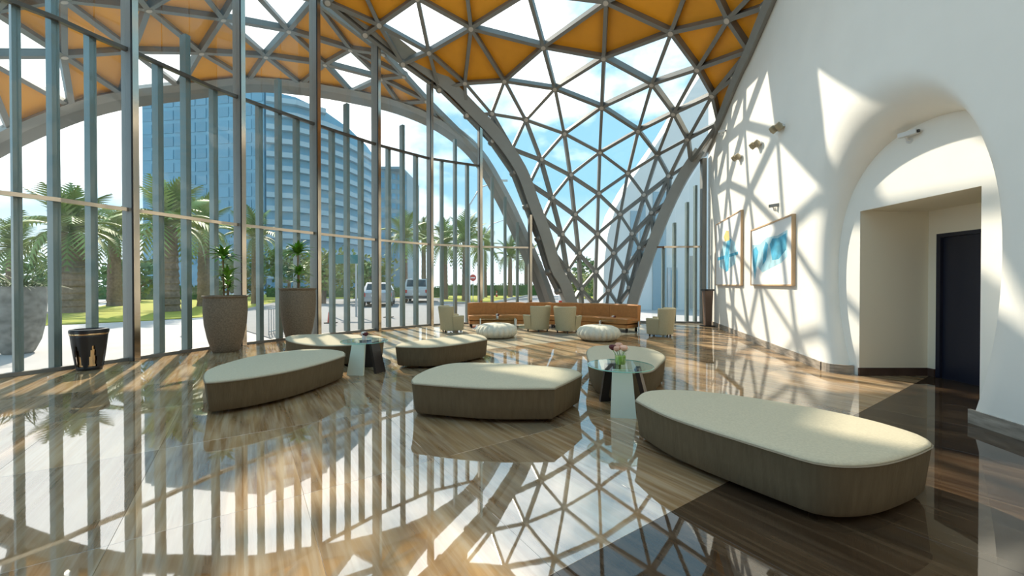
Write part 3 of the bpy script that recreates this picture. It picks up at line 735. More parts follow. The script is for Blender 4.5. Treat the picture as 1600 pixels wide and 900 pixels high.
# ================================================================== FURNITURE
def ottoman(name, px_outline, label, zt=0.42, group='pebble shaped ottomans in the lobby'):
    pts = [PZ(a, b, zt-0.03) for a, b in px_outline]
    pts2 = [(p.x, p.y) for p in pts]
    sp = closed_spline(pts2, 72)
    c = sum(sp, Vector((0, 0)))/len(sp)
    rel = [p-c for p in sp]
    root = thing(name, label, 'ottoman', (c.x, c.y, 0), group=group)
    def ring(inset, z):
        out = []
        for i, p in enumerate(rel):
            t = (rel[(i+1) % 72]-rel[i-1]).normalized(); n = Vector((t.y, -t.x))
            if n.dot(p) < 0: n = -n
            q = p-n*inset; out.append((q.x, q.y, z))
        return out
    zs = zt-0.035
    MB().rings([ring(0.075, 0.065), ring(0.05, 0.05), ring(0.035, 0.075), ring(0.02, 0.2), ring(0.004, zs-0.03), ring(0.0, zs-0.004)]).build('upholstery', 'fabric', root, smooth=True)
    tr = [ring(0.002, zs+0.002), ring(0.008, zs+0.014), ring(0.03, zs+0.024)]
    for k in (0.9, 0.75, 0.55, 0.3, 0.08):
        tr.append([(p.x*k, p.y*k, zs+0.024+0.022*(1-k*k)) for p in rel])
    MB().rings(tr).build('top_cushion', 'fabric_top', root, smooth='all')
    pr = [Vector(p) for p in ring(-0.001, zs)]
    mb = MB(); rr = []
    for i, p in enumerate(pr):
        t = (pr[(i+1) % 72]-pr[i-1]).normalized(); n = Vector((t.y, -t.x, 0)); r_ = 0.006
        rr.append([p+n*(r_*math.cos(a))+Vector((0, 0, r_*math.sin(a))) for a in (0, 1.57, 3.14, 4.71)])
    rr.append(rr[0]); mb.rings(rr, capb=False, capt=False); mb.build('piping', 'piping', root)
    fm = MB().lathe([(0.026, 0.0), (0.03, 0.01), (0.03, 0.065)], 12).mesh('foot', 'black', True)
    for i in (5, 23, 41, 59): link('foot', fm, root, loc=(rel[i].x*0.72, rel[i].y*0.72, 0))
    return root
ottoman('ottoman', [(993, 625), (993.5, 626.5), (1035, 648), (1090, 668), (1150, 687), (1215, 707), (1275, 724), (1330, 729), (1385, 724), (1432, 710), (1456, 698.5), (1458, 696), (1445, 685), (1405, 671), (1350, 656), (1280, 641), (1205, 628), (1130, 617), (1060, 611), (1010, 613)],
        'largest beige ottoman in front of the white wall, nearest the camera')
ottoman('ottoman', [(643, 594), (645, 599), (647, 599.8), (700, 604), (760, 607.5), (820, 608), (864, 607.5), (867, 607), (889, 597), (908, 587), (910, 585.5), (898, 579), (868, 575), (825, 571.5), (775, 569), (730, 568), (700, 570), (672, 577), (652, 586)],
        'beige ottoman with a broad brown front in the middle of the floor')
ottoman('ottoman', [(318, 589), (320, 597.5), (322, 598.5), (345, 597), (400, 590), (460, 579), (510, 566), (537, 557), (539, 555), (536, 550), (512, 547), (480, 547), (440, 551), (390, 559), (345, 571), (323, 580)],
        'long beige ottoman standing closest to the black waste bin')
ottoman('ottoman', [(446, 528), (452, 533.5), (480, 539), (510, 541), (545, 540), (580, 536.5), (600, 531), (592, 526), (560, 524), (520, 523), (480, 523.5), (458, 525)],
        'pale ottoman half behind the glass side table, by the second potted plant')
ottoman('ottoman', [(619, 540.5), (620, 542), (640, 543), (675, 543), (710, 539.5), (742, 534.5), (760, 531), (761, 530), (757, 526), (744, 523), (725, 523.5), (690, 528), (650, 534), (626, 537.5)],
        'beige ottoman with a dark brown front, between the side tables and the cream pouf')
ottoman('ottoman', [(917, 549), (919, 563), (930, 575), (955, 582), (990, 583.5), (1017, 581), (1032, 569), (1040, 559), (1031, 551), (1008, 544.5), (975, 541), (940, 541), (924, 543)],
        'beige ottoman right behind the glass table with the green vase')

def side_table(x, y, label, rz):
    root = thing('side_table', label, 'table', (x, y, 0), rz)
    H, r = 0.53, 0.39
    MB().lathe([(r-0.004, H-0.014), (r-0.001, H-0.010), (r-0.001, H-0.004), (r-0.004, H)], 56).build('tabletop', 'table_glass', root, smooth=True)
    rr = [(r, H-0.012), (r+0.003, H-0.009), (r+0.003, H-0.005), (r, H-0.002)]
    MB().lathe(rr, 56, capb=False, capt=False).build('tabletop_edge', 'glass_edge', root, smooth=True)
    def leg(ang, mt, w0, w1, th):
        ca, sa = math.cos(ang), math.sin(ang); mb = MB(); c = []
        for z, rad, w in ((0, 0.33, w0), (H-0.016, 0.20, w1)):
            for i, j in ((-1, -1), (1, -1), (1, 1), (-1, 1)):
                rr_ = rad+j*th/2; tt = i*w/2; c.append((ca*rr_-sa*tt, sa*rr_+ca*tt, z))
        mb.quadbox(c); return mb.build('leg', mt, root)
    a = leg(R(-105), 'white_lac', 0.28, 0.22, 0.05); a['label'] = 'wide pale leg'
    b = leg(R(-30), 'dark_wood', 0.24, 0.20, 0.05); b['label'] = 'dark brown leg'
    c = leg(R(95), 'dark_wood', 0.24, 0.20, 0.05); c['label'] = 'dark brown leg'
    return root
T1 = side_table(1.31, 4.80, 'round glass side table beside the nearest ottoman, green vase on it', R(6))
T2 = side_table(-2.57, 6.90, 'round glass side table between two ottomans, small dark flower on it', R(10))

def flowers(x, y, z, label, big=True, vase='vase_green'):
    root = thing('flower_vase', label, 'vase', (x, y, z))
    s = 1.0 if big else 0.75
    if big:
        MB().lathe([(0.055*s, 0.0), (0.062*s, 0.02), (0.062*s, 0.10*s), (0.058*s, 0.105*s)], 20).build('vase', 'vase_green', root, smooth=True)
        MB().lathe([(0.066*s, 0.0), (0.070*s, 0.02), (0.070*s, 0.14*s)], 20, capb=True, capt=False).build('glass_sleeve', 'table_glass', root, smooth=True)
    else:
        MB().lathe([(0.035, 0.0), (0.042, 0.03), (0.036, 0.09)], 16).build('vase', 'white_paint', root, smooth=True)
    hs = [(-0.05, -0.01, 0.19, 'petal'), (0.03, -0.03, 0.20, 'petal'), (0.06, 0.03, 0.18, 'petal_white'), (-0.01, 0.04, 0.22, 'petal'), (-0.09, 0.02, 0.20, 'petal_dark')] if big else [(-0.01, 0, 0.15, 'petal_white'), (0.035, -0.02, 0.14, 'petal_dark'), (-0.04, 0.02, 0.13, 'petal')]
    fm = {}
    for (a, b, c, mt) in hs:
        if mt not in fm:
            fm[mt] = MB().lathe([(0.012, -0.035), (0.04, -0.015), (0.045, 0.01), (0.03, 0.032), (0.008, 0.03)], 15, fn=lambda an, r, zz: 1+0.16*math.cos(5*an)).mesh('flower_head', mt, True)
        f = link('flower_head', fm[mt], root, loc=(a*s, b*s, c*s))
        MB().tube([(a*0.3*s, b*0.3*s, 0.06), (a*s, b*s, (c-0.03)*s)], 0.004, 5).build('stem', 'leaf', root)
    return root
flowers(1.33, 4.86, 0.53, 'green glass vase of peach flowers on the near side table')
flowers(-2.60, 6.98, 0.53, 'small flower posy with a dark bloom on the side table between ottomans', False)

# ---- caramel bench sofa along the foot of the leg
def build_sofa():
    back = [(-1.62, 14.45), (-0.6, 14.62), (0.5, 14.66), (1.6, 14.5), (2.65, 14.1), (3.5, 13.45), (4.12, 12.75)]
    path = smooth_line([Vector((a, b, 0)) for a, b in back], 6)
    d = [0]
    for a, b in zip(path, path[1:]): d.append(d[-1]+(b-a).length)
    def at(s):
        for i in range(len(path)-1):
            if s <= d[i+1]+1e-9:
                t = (s-d[i])/(d[i+1]-d[i]); p = path[i].lerp(path[i+1], t); tn = (path[i+1]-path[i]).normalized(); return p, Vector((tn.y, -tn.x, 0))
        tn = (path[-1]-path[-2]).normalized(); return path[-1], Vector((tn.y, -tn.x, 0))
    o0 = Vector((1.3, 14.0, 0))
    root = thing('bench_sofa', 'long curved caramel leather bench sofa under the lattice leg', 'sofa', o0)
    n = 6; Ls = d[-1]
    def block(s0, s1, o_in, o_out, z0, z1, name, mt, lean=0.0, rnd=0.03):
        rings = []
        for k in range(7):
            s = s0+(s1-s0)*k/6; p, nn = at(s); p = p-o0
            e = rnd*0.6 if k in (0, 6) else 0.0
            a, b = o_in, o_out
            r = [p+nn*(a)+Vector((0, 0, z0+e)), p+nn*(b)+Vector((0, 0, z0+e)), p+nn*(b)+Vector((0, 0, z1-rnd)), p+nn*(b-rnd)+Vector((0, 0, z1-e)), p+nn*(a-lean+rnd)+Vector((0, 0, z1-e)), p+nn*(a-lean)+Vector((0, 0, z1-rnd))]
            rings.append(r)
        return MB().rings(rings).build(name, mt, root, smooth=True)
    block(0.02, Ls-0.02, 0.0, 0.70, 0.12, 0.26, 'base', 'leather')
    for i in range(n):
        a, b = Ls*i/n+0.003, Ls*(i+1)/n-0.003
        block(a, b, 0.12, 0.72, 0.265, 0.44, 'seat_cushion', 'leather'); block(a, b, 0.0, 0.15, 0.265, 0.86, 'back_cushion', 'leather', 0.05)
    block(0.02, Ls-0.02, -0.03, 0.02, 0.14, 0.80, 'back_board', 'leather')
    lm = MB().box((-0.03, -0.03, 0), (0.03, 0.03, 0.125)).mesh('leg', 'black')
    for i in range(n+1):
        for off in (0.08, 0.6):
            p, nn = at(min(Ls-0.1, max(0.1, Ls*i/n))); q = p+nn*off-o0; link('leg', lm, root, loc=(q.x, q.y, 0))
build_sofa()

# ---- tub armchairs
def armchair():
    root = thing('tub_armchair', '', 'chair', group='olive beige tub armchairs round the lounge')
    # local: faces -y, back at +y ; path of the shell in plan
    def path(r, t):      # t -1..1 around the U
        L = 0.34; arc = math.pi*r; tot = 2*L+arc; s = (t+1)/2*tot
        if s < L: return Vector((-r, -L+s))
        if s < L+arc:
            a = math.pi-(s-L)/r; return Vector((r*math.cos(a), r*math.sin(a)))
        return Vector((r, -(s-L-arc)))
    def shell(t0, t1, h, name, n=16, flare=0.0):
        rings = []
        for k in range(n+1):
            t = t0+(t1-t0)*k/n
            r = []
            for rad, z in ((0.31, 0.08), (0.395, h-0.03), (0.375, h), (0.315, h), (0.29, h-0.03), (0.27, 0.30), (0.25, 0.08)):
                q = path(rad, t); r.append((q.x, q.y, z))
            rings.append(r)
        MB().rings(rings).build(name, 'chair_fabric', root, smooth=True)
    shell(-0.62, 0.62, 0.83, 'backrest', 22)
    shell(-1.0, -0.62, 0.54, 'arm', 8); shell(0.62, 1.0, 0.54, 'arm', 8)
    rg = []
    for z, k in ((0.28, 0.97), (0.30, 1.0), (0.41, 1.0), (0.44, 0.95), (0.455, 0.7)):
        rg.append([(0.27*k*math.copysign(abs(math.cos(a))**0.6, math.cos(a)), -0.05+0.30*k*math.copysign(abs(math.sin(a))**0.6, math.sin(a)), z) for a in [2*math.pi*q/24 for q in range(24)]])
    MB().rings(rg).build('seat_cushion', 'chair_fabric', root, smooth=True)
    MB().box((-0.26, -0.32, 0.06), (0.26, 0.20, 0.29)).build('seat_base', 'chair_fabric', root)
    fm = MB().lathe([(0.02, 0), (0.028, 0.08)], 8).mesh('foot', 'black')
    for a, b in ((-0.22, -0.28), (0.22, -0.28), (-0.18, 0.2), (0.18, 0.2)): link('foot', fm, root, loc=(a, b, 0))
    return root
def place(o, px, py_floor, rz, label, dy=0.0):
    p = PZd(px, py_floor, dy); o.location = (p.x, p.y, 0); o.rotation_euler = (0, 0, R(rz)); o['label'] = label
ch = armchair()
c1 = ch; c2 = copy_tree(ch); c3 = copy_tree(ch); c4 = copy_tree(ch)
place(c1, 704, 520, 112, 'tub armchair next to the glass wall end of the sofa', 0.25)
place(c2, 842, 519, -142, 'tub armchair turned to the left, beside its twin in front of the sofa', 0.25)
place(c3, 884, 521, 142, 'tub armchair turned to the right, beside its twin in front of the sofa', 0.25)
place(c4, 1034, 527, -125, 'tub armchair at the white wall end of the sofa', 0.25)

# ---- poufs
def pouf():
    root = thing('pouf', '', 'pouf', group='cream pleated poufs')
    prof = [(0.30, 0.0), (0.44, 0.02), (0.535, 0.09), (0.57, 0.17), (0.56, 0.25), (0.50, 0.33), (0.38, 0.385), (0.22, 0.405), (0.06, 0.385)]
    MB().lathe(prof, 132, fn=lambda a, r, z: 0.965+0.075*abs(math.sin(11*a))**0.7).build('cushion', 'pouf', root, smooth='all')
    MB().lathe([(0.045, 0.375), (0.05, 0.39), (0.03, 0.402)], 12).build('button', 'pouf', root, smooth=True)
    return root
p1 = pouf(); p2 = copy_tree(p1)
place(p1, 776, 527, 0, 'round cream pleated pouf behind the dark fronted ottoman')
place(p2, 935, 531, 20, 'round cream pleated pouf in front of the turned armchairs and coffee table')

# ---- low coffee tables
def coffee_table(px, py, label, rz):
    p = PZ(px, py, 0.0); root = thing('coffee_table', label, 'table', (p.x, p.y, 0), R(rz))
    MB().box((-0.65, -0.38, 0.34), (0.65, 0.38, 0.355)).build('tabletop', 'table_glass', root)
    MB().box((-0.62, -0.36, 0.10), (0.62, 0.36, 0.12)).build('lower_shelf', 'table_glass', root)
    lm = MB().box((-0.02, -0.34, 0), (0.02, 0.34, 0.34)).mesh('leg', 'white_paint')
    for x in (-0.60, 0.60): link('leg', lm, root, loc=(x, 0, 0))
    return root, p
ct1, q1 = coffee_table(778, 513, 'low glass coffee table behind the pouf nearer the glass wall', 4)
ct2, q2 = coffee_table(968, 517, 'low glass coffee table between the turned armchair and the end armchair', -18)
flowers(q1.x-0.02, q1.y, 0.355, 'small white posy on the coffee table nearer the glass wall', False)
flowers(q2.x-0.2, q2.y, 0.355, 'small white posy on the coffee table behind the front pouf', False)
def book(x, y, z, rz, label):
    root = thing('magazine', label, 'magazine', (x, y, z), rz)
    MB().box((-0.14, -0.10, 0), (0.14, 0.10, 0.012)).build('pages', 'white_paint', root); MB().box((-0.143, -0.102, 0.012), (0.143, 0.102, 0.016)).build('cover', 'black', root)
book(q2.x+0.35, q2.y-0.12, 0.12, 0.3, 'black covered magazine on the lower shelf of the coffee table')

# ---- waste bin
def build_bin():
    p = PZd(139, 579, 0.12); root = thing('waste_bin', 'black waste bin with brass arched cut-outs by the glass wall', 'bin', p)
    H = 0.72
    MB().lathe([(0.145, 0.03), (0.17, 0.3), (0.20, 0.55), (0.20, 0.60)], 32).build('inner_drum', 'brass', root, smooth=True)
    def rad(z): return 0.165+0.075*(z/0.62)**0.8
    mb = MB(); NA, NZ = 72, 16; idx = {}
    for i in range(NA):
        for j in range(NZ+1):
            z = 0.02+0.60*j/NZ; r = rad(z); a = 2*math.pi*i/NA; idx[i, j] = len(mb.v); mb.v.append((r*math.cos(a), r*math.sin(a), z))
    for i in range(NA):
        ph = ((i+0.5) % 12)/12-0.5
        for j in range(NZ):
            z = 0.02+0.60*(j+0.5)/NZ
            if 0.05 < z < 0.46 and abs(ph) < 0.30*(1-((z-0.05)/0.41)**1.6): continue
            i2 = (i+1) % NA; mb.f.append([idx[i, j], idx[i2, j], idx[i2, j+1], idx[i, j+1]])
    o = mb.build('outer_shell', 'black', root, smooth=True, fix=False)
    md = o.modifiers.new('thick', 'SOLIDIFY'); md.thickness = 0.012; md.offset = -1
    MB().lathe([(0.243, 0.62), (0.246, 0.625), (0.246, 0.645), (0.243, 0.65)], 40, capb=False, capt=False).build('brass_ring', 'brass', root, smooth=True)
    MB().lathe([(0.24, 0.61), (0.24, 0.65), (0.252, 0.652), (0.255, 0.69), (0.245, 0.715), (0.20, 0.72), (0.19, 0.69), (0.0, 0.68)], 40, capt=False).build('lid', 'black', root, smooth=True)
    MB().lathe([(0.16, 0.0), (0.168, 0.01), (0.168, 0.035)], 32).build('base', 'black', root, smooth=True)
build_bin()

# ---- planters and plants
def urn(name, x, y, h, r, mt, label, lip=True, z=0.0):
    root = thing(name, label, 'planter', (x, y, z))
    pr = [(0.55*r, 0.0), (0.59*r, 0.015*h), (0.63*r, 0.05*h), (0.79*r, 0.25*h), (0.92*r, 0.50*h), (0.965*r, 0.72*h), (0.965*r, 0.86*h), (0.94*r, 0.955*h), (1.0*r, 0.975*h), (1.02*r, 0.99*h), (1.0*r, h), (0.93*r, h), (0.90*r, 0.95*h), (0.88*r, 0.90*h)]
    if not lip: pr = [(0.50*r, 0.0), (0.58*r, 0.03*h), (0.80*r, 0.20*h), (0.93*r, 0.42*h), (1.0*r, 0.70*h), (1.0*r, 0.95*h), (0.99*r, h), (0.92*r, h), (0.90*r, 0.90*h)]
    MB().lathe(pr, 44, capt=False).build('pot', mt, root, smooth=True)
    MB().lathe([(0.895*r, 0.90*h), (0.5*r, 0.915*h), (0.02, 0.92*h)], 32, capb=False).build('soil', 'soil', root, smooth=True)
    return root
def leaf_mesh(name, L, w, droop, mt, seg=5):
    mb = MB()
    for k in range(seg+1):
        t = k/seg; ww = w*math.sin(math.pi*(0.12+0.88*t)**0.8)*0.5 if t < 1 else 0.001
        x = L*t*(1-0.12*droop*t); z = L*(0.35*t-droop*t*t)
        mb.v += [(x, -ww, z+0.3*ww), (x, 0, z), (x, ww, z+0.3*ww)]
    for k in range(seg):
        for j in (0, 1): mb.f.append([k*3+j, k*3+j+1, (k+1)*3+j+1, (k+1)*3+j])
    return mb.mesh(name, mt, True, fix=False)
DRL = leaf_mesh('leaf', 0.42, 0.085, 0.55, 'leaf')
def dracaena(root, zsoil, canes):
    for (x, y, h, tufts) in canes:
        MB().tube([(x*0.6, y*0.6, zsoil-0.05), (x, y, zsoil+h*0.5), (x*1.05, y*1.05, zsoil+h)], 0.018, 7).build('cane', 'cane', root, smooth=True)
        for (f, n, s) in tufts:
            for k in range(n):
                a = 2*math.pi*(k*0.618)+random.uniform(-.2, .2); el = random.uniform(-0.1, 1.15); sc = s*random.uniform(0.75, 1.1)
                m = Matrix.Translation((x, y, zsoil+h*f+random.uniform(-0.06, 0.05))) @ Matrix.Rotation(a, 4, 'Z') @ Matrix.Rotation(-el, 4, 'Y') @ Matrix.Scale(sc, 4)
                link('leaf', DRL, root, mw=m)
u1 = PZ(353, 549); urn1 = urn('planter', u1.x, u1.y, 1.26, 0.43, 'pot', 'tall brown mottled stone planter with a leafy plant, nearer the waste bin')
u2 = PZ(466, 534); urn2 = urn('planter', u2.x, u2.y, 1.42, 0.44, 'pot', 'tall brown stone planter with a leafy plant behind the pale ottoman')
def plant(u, h, canes, label):
    root = thing('dracaena', label, 'plant', (u.x, u.y, h*0.915)); dracaena(root, 0.0, canes); return root
plant(u1, 1.26, [(-0.05, 0.0, 0.95, [(1.0, 50, 1.05)]), (0.08, -0.04, 0.50, [(1.0, 40, 0.9), (0.6, 12, 0.6)]), (0.02, 0.06, 0.30, [(1.0, 18, 0.65)])], 'green dracaena with two leaf tufts in the planter nearer the bin')
plant(u2, 1.42, [(0.0, 0.0, 1.02, [(1.0, 54, 1.1)]), (0.05, -0.05, 0.50, [(1.0, 40, 0.95), (0.55, 12, 0.65)])], 'green dracaena with two leaf tufts in the planter behind the pale ottoman')
u3 = PZd(27, 556, 0.35, -0.14); urn('planter', u3.x, u3.y, 1.60, 0.47, 'pot_grey', 'large rough grey stone planter outside the glass wall', False, -0.14)
def wispy():
    root = thing('grassy_plant', 'wispy plant with thin arching leaves in the big grey planter outside', 'plant', (u3.x, u3.y, 1.60*0.91-0.14))
    lm = leaf_mesh('leaf', 1.0, 0.035, 0.65, 'leaf_dry', 7)
    for k in range(110):
        a = k*2.4; el = random.uniform(0.35, 1.25)
        link('leaf', lm, root, mw=Matrix.Translation((random.uniform(-.3, .3), random.uniform(-.3, .3), 0)) @ Matrix.Rotation(a, 4, 'Z') @ Matrix.Rotation(-el, 4, 'Y') @ Matrix.Scale(random.uniform(0.5, 1.05), 4))
wispy()

# ---- brown stand by the far end of the white wall
def stand():
    p = PZ(1117, 509); root = thing('pedestal_stand', 'slim brown tapered stand at the far end of the white wall', 'stand', (p.x-0.32, p.y-0.1, 0))
    MB().box((-0.20, -0.20, 0), (0.20, 0.20, 0.03)).build('base_plate', 'black', root)
    MB().rings([[(-0.10, -0.09, 0.03), (0.10, -0.09, 0.03), (0.10, 0.09, 0.03), (-0.10, 0.09, 0.03)], [(-0.15, -0.11, 1.28), (0.15, -0.11, 1.28), (0.15, 0.11, 1.28), (-0.15, 0.11, 1.28)]]).build('post', 'stand', root)
    MB().box((-0.18, -0.14, 1.28), (0.18, 0.14, 1.34)).build('top_tray', 'black', root)
stand()

# ---- framed pictures on the white wall
def wall_frame(y0, y1, z0, z1, label):
    """frame from far end y1 to near end y0"""
    a = Vector((wall_x(y1), y1, 0)); b = Vector((wall_x(y0), y0, 0)); t = (b-a).normalized(); n = Vector((-t.y, t.x, 0))
    if n.x > 0: n = -n
    root = thing('framed_picture', label, 'picture', (a.x, a.y, z0))
    ang = math.atan2(t.y, t.x); root.rotation_euler = (0, 0, ang)       # local x along the wall towards the camera, local y: away or into room
    s = 1.0 if (Vector((-math.sin(ang), math.cos(ang), 0)).dot(n) > 0) else -1.0
    return root, (b-a).length, z1-z0, s
def pic_shape(root, poly, s, mt, name, d):
    MB().prism([(x, s*d, z) for x, z in poly], (0, s*0.002, 0)).build(name, mt, root)
def make_picture(y0, y1, z0, z1, label, shapes):
    root, L, H, s = wall_frame(y0, y1, z0, z1, label)
    D = 0.075; w = 0.03
    for nm, lo, hi in (('frame_side', (0, 0.004, 0), (w, D, H)), ('frame_side', (L-w, 0.004, 0), (L, D, H)), ('frame_rail', (w, 0.004, 0), (L-w, D, w)), ('frame_rail', (w, 0.004, H-w), (L-w, D, H))):
        a = (lo[0], min(s*lo[1], s*hi[1]), lo[2]); b = (hi[0], max(s*lo[1], s*hi[1]), hi[2])
        MB().box(a, b).build(nm, 'frame_wood', root)
    MB().box((w, min(s*0.02, s*0.06), w), (L-w, max(s*0.02, s*0.06), H-w)).build('paper', 'canvas', root)
    for (nm, mt, poly, k) in shapes: pic_shape(root, [(x*L, z*H) for x, z in poly], s, mt, nm, 0.0605+0.0004*k)
    return root
make_picture(11.2, 14.0, 1.48, 3.62, 'pale framed picture of a blue plume with an ochre tip, farther along the white wall', [
    ('print_wash', 'ink_pale', [(0.18, 0.30), (0.45, 0.22), (0.80, 0.30), (0.86, 0.45), (0.78, 0.60), (0.55, 0.72), (0.36, 0.66), (0.22, 0.48)], 0),
    ('print_stroke', 'ink', [(0.44, 0.20), (0.56, 0.22), (0.60, 0.55), (0.66, 0.66), (0.55, 0.70), (0.47, 0.60), (0.40, 0.40)], 1),
    ('print_stroke', 'ink', [(0.10, 0.40), (0.90, 0.42), (0.90, 0.46), (0.10, 0.45)], 2),
    ('print_tip', 'ink_gold', [(0.42, 0.66), (0.60, 0.66), (0.56, 0.80), (0.46, 0.82), (0.36, 0.74)], 3)])
make_picture(7.98, 10.4, 1.48, 2.93, 'pale framed picture of a broad blue band, nearer the portal', [
    ('print_wash', 'ink_pale', [(0.05, 0.35), (0.12, 0.10), (0.20, 0.34), (0.33, 0.22), (0.55, 0.28), (0.78, 0.34), (0.90, 0.42), (0.90, 0.80), (0.70, 0.76), (0.45, 0.78), (0.26, 0.70), (0.05, 0.72)], 0),
    ('print_stroke', 'ink', [(0.06, 0.40), (0.12, 0.20), (0.18, 0.42), (0.22, 0.58), (0.16, 0.68), (0.07, 0.64)], 1),
    ('print_stroke', 'ink', [(0.34, 0.34), (0.43, 0.42), (0.48, 0.66), (0.42, 0.72), (0.36, 0.60)], 1),
    ('print_stroke', 'ink', [(0.52, 0.66), (0.58, 0.40), (0.72, 0.40), (0.88, 0.52), (0.88, 0.76), (0.70, 0.72), (0.58, 0.74)], 2)])

# ---- spotlights and cameras on the wall
def spot_pair(px, py, label):
    y = 3.66/((px-800)/FPX-0.2565); p = P(px, py, y-0.05)
    root = thing('wall_spotlights', label, 'spotlight', p, group='bronze twin spotlights on the white wall'); root.scale = (0.72, 0.72, 0.72)
    MB().box((-0.10, -0.22, -0.03), (0.10, 0.22, 0.03)).build('bracket', 'cam_white', root)
    sm = MB().tube([(-0.05, 0, -0.06), (-0.12, 0, 0.0), (-0.20, 0, 0.08)], 0.085, 14, radii=[0.09, 0.10, 0.075]).mesh('lamp_head', 'bronze', True)
    for yy in (-0.13, 0.13): link('lamp_head', sm, root, loc=(0, yy, 0))
spot_pair(1155, 246, 'twin bronze spotlights on the white wall, farthest pair')
spot_pair(1185, 226, 'twin bronze spotlights on the white wall, middle of the three pairs')
spot_pair(1219, 200, 'twin bronze spotlights on the white wall, pair nearest the portal')
def bullet_cam(px, py, label, y=None, rz=0.0, mt='cam_grey'):
    y = y or 3.66/((px-800)/FPX-0.2565); p = P(px, py, y-0.12)
    root = thing('security_camera', label, 'camera', p, rz); root.scale = (0.62, 0.62, 0.62)
    MB().box((-0.06, -0.17, -0.05), (0.06, 0.17, 0.05)).build('housing', mt, root)
    MB().lathe([(0.035, -0.02), (0.035, 0.02)], 12).build('lens', 'black', root, smooth=True).matrix_local = Matrix.Translation((0, -0.18, 0)) @ Matrix.Rotation(R(90), 4, 'X')
    MB().tube([(0.0, 0.05, -0.05), (0.06, 0.05, -0.12), (0.14, 0.05, -0.12)], 0.02, 8).build('bracket_arm', 'cam_white', root, smooth=True)
    MB().lathe([(0.07, -0.02), (0.07, 0.02)], 14).build('wall_plate', 'cam_white', root).matrix_local = Matrix.Translation((0.16, 0.05, -0.12)) @ Matrix.Rotation(R(90), 4, 'Y')
bullet_cam(1210, 321, 'grey security camera on the white wall above the blue band picture', rz=0.5)
bullet_cam(1128, 205, 'small security camera where the roof trim meets the white wall', y=13.2, rz=0.9, mt='cam_white')
bullet_cam(1419, 209, 'small white security camera above the door recess', y=5.80, rz=0.3, mt='cam_white')

# ================================================================== OUTSIDE
def ground(name, pxs, z, mt, label, cat, thick=0.06, kind='structure'):
    pts = [PZ(a, b, z) if not isinstance(a, Vector) else a for a, b in pxs]
    o = sum(pts, Vector((0, 0, 0)))/len(pts)
    ob = MB().prism([p-o-Vector((0, 0, thick)) for p in pts], (0, 0, thick)).build(name, mt, loc=o)
    return tag(ob, label, cat, kind=kind)
g = MB().box((-160, 1.0, -0.30), (120, 170, -0.14)).build('plaza', 'paving'); tag(g, 'light grey paved forecourt outside the glass wall', 'paving', kind='structure')
ground('road', [(430, 530), (830, 503), (1010, 476), (880, 463), (640, 461), (420, 470), (330, 500)], -0.11, 'road', 'grey asphalt drive where the cars are parked', 'road', 0.05)
ground('lawn', [(-250, 540), (75, 507), (230, 500), (330, 494), (420, 474), (470, 464), (420, 460), (280, 461), (210, 466), (120, 487), (-250, 510)], -0.10, 'lawn', 'sunny yellow green lawn strip behind the waste bin', 'lawn', 0.05, 'stuff')
ground('lawn', [(690, 471), (765, 472), (800, 464), (840, 460.5), (760, 458.5), (690, 458.5)], -0.10, 'lawn', 'round green lawn island behind the parked cars', 'lawn', 0.05, 'stuff')
ground('lawn', [(520, 467), (690, 465), (690, 459), (480, 460)], -0.10, 'lawn', 'grass verge beyond the cars', 'lawn', 0.06, 'stuff')
ground('lawn', [(885, 466), (960, 468), (1010, 462), (980, 459), (890, 459)], -0.10, 'lawn', 'grass patch seen through the lattice leg', 'lawn', 0.06, 'stuff')
ground('path', [(-200, 512), (75, 488), (200, 464), (260, 460), (235, 458), (150, 459), (60, 468), (-200, 490)], -0.085, 'paving', 'pale footpath winding behind the lawn', 'path', 0.05)
kb = MB()
cp = [PZ(a, b, -0.05) for a, b in [(688, 473), (768, 474), (806, 465.5), (846, 458)]]
kb.tube(cp, 0.12, 6); tag(kb.build('kerb', 'kerb'), 'stone kerb round the green lawn island', 'kerb', kind='structure')

# ---- palms and trees
def frond_mesh(name, L, n=13, droop=0.6):
    mb = MB(); pts = []
    for k in range(n+1):
        t = k/n; pts.append(Vector((L*t*(1-0.25*droop*t), 0, L*(0.55*t-droop*1.05*t*t))))
    b = len(mb.v)
    for k, p in enumerate(pts):
        w = 0.035*(1-k/n)+0.006; mb.v += [tuple(p+Vector((0, -w, 0))), tuple(p+Vector((0, w, 0)))]
    for k in range(n): mb.f.append([b+2*k, b+2*k+1, b+2*k+3, b+2*k+2])
    for k in range(1, n+1):
        for s in (-1, 1):
            t = k/n; ll = L*0.30*math.sin(math.pi*(0.15+0.8*t)); p = pts[k]; d = (pts[k]-pts[k-1]).normalized()
            tip = p+d*ll*0.7+Vector((0, s*ll*0.8, -ll*0.35)); q = len(mb.v)
            mb.v += [tuple(p-d*0.09), tuple(p+d*0.09), tuple(tip)]; mb.f.append([q, q+1, q+2])
    return mb.mesh(name, 'frond', fix=False)
FR = [frond_mesh('frond', 2.6, 13, 0.45), frond_mesh('frond', 2.6, 13, 0.75), frond_mesh('frond', 2.4, 12, 1.0)]
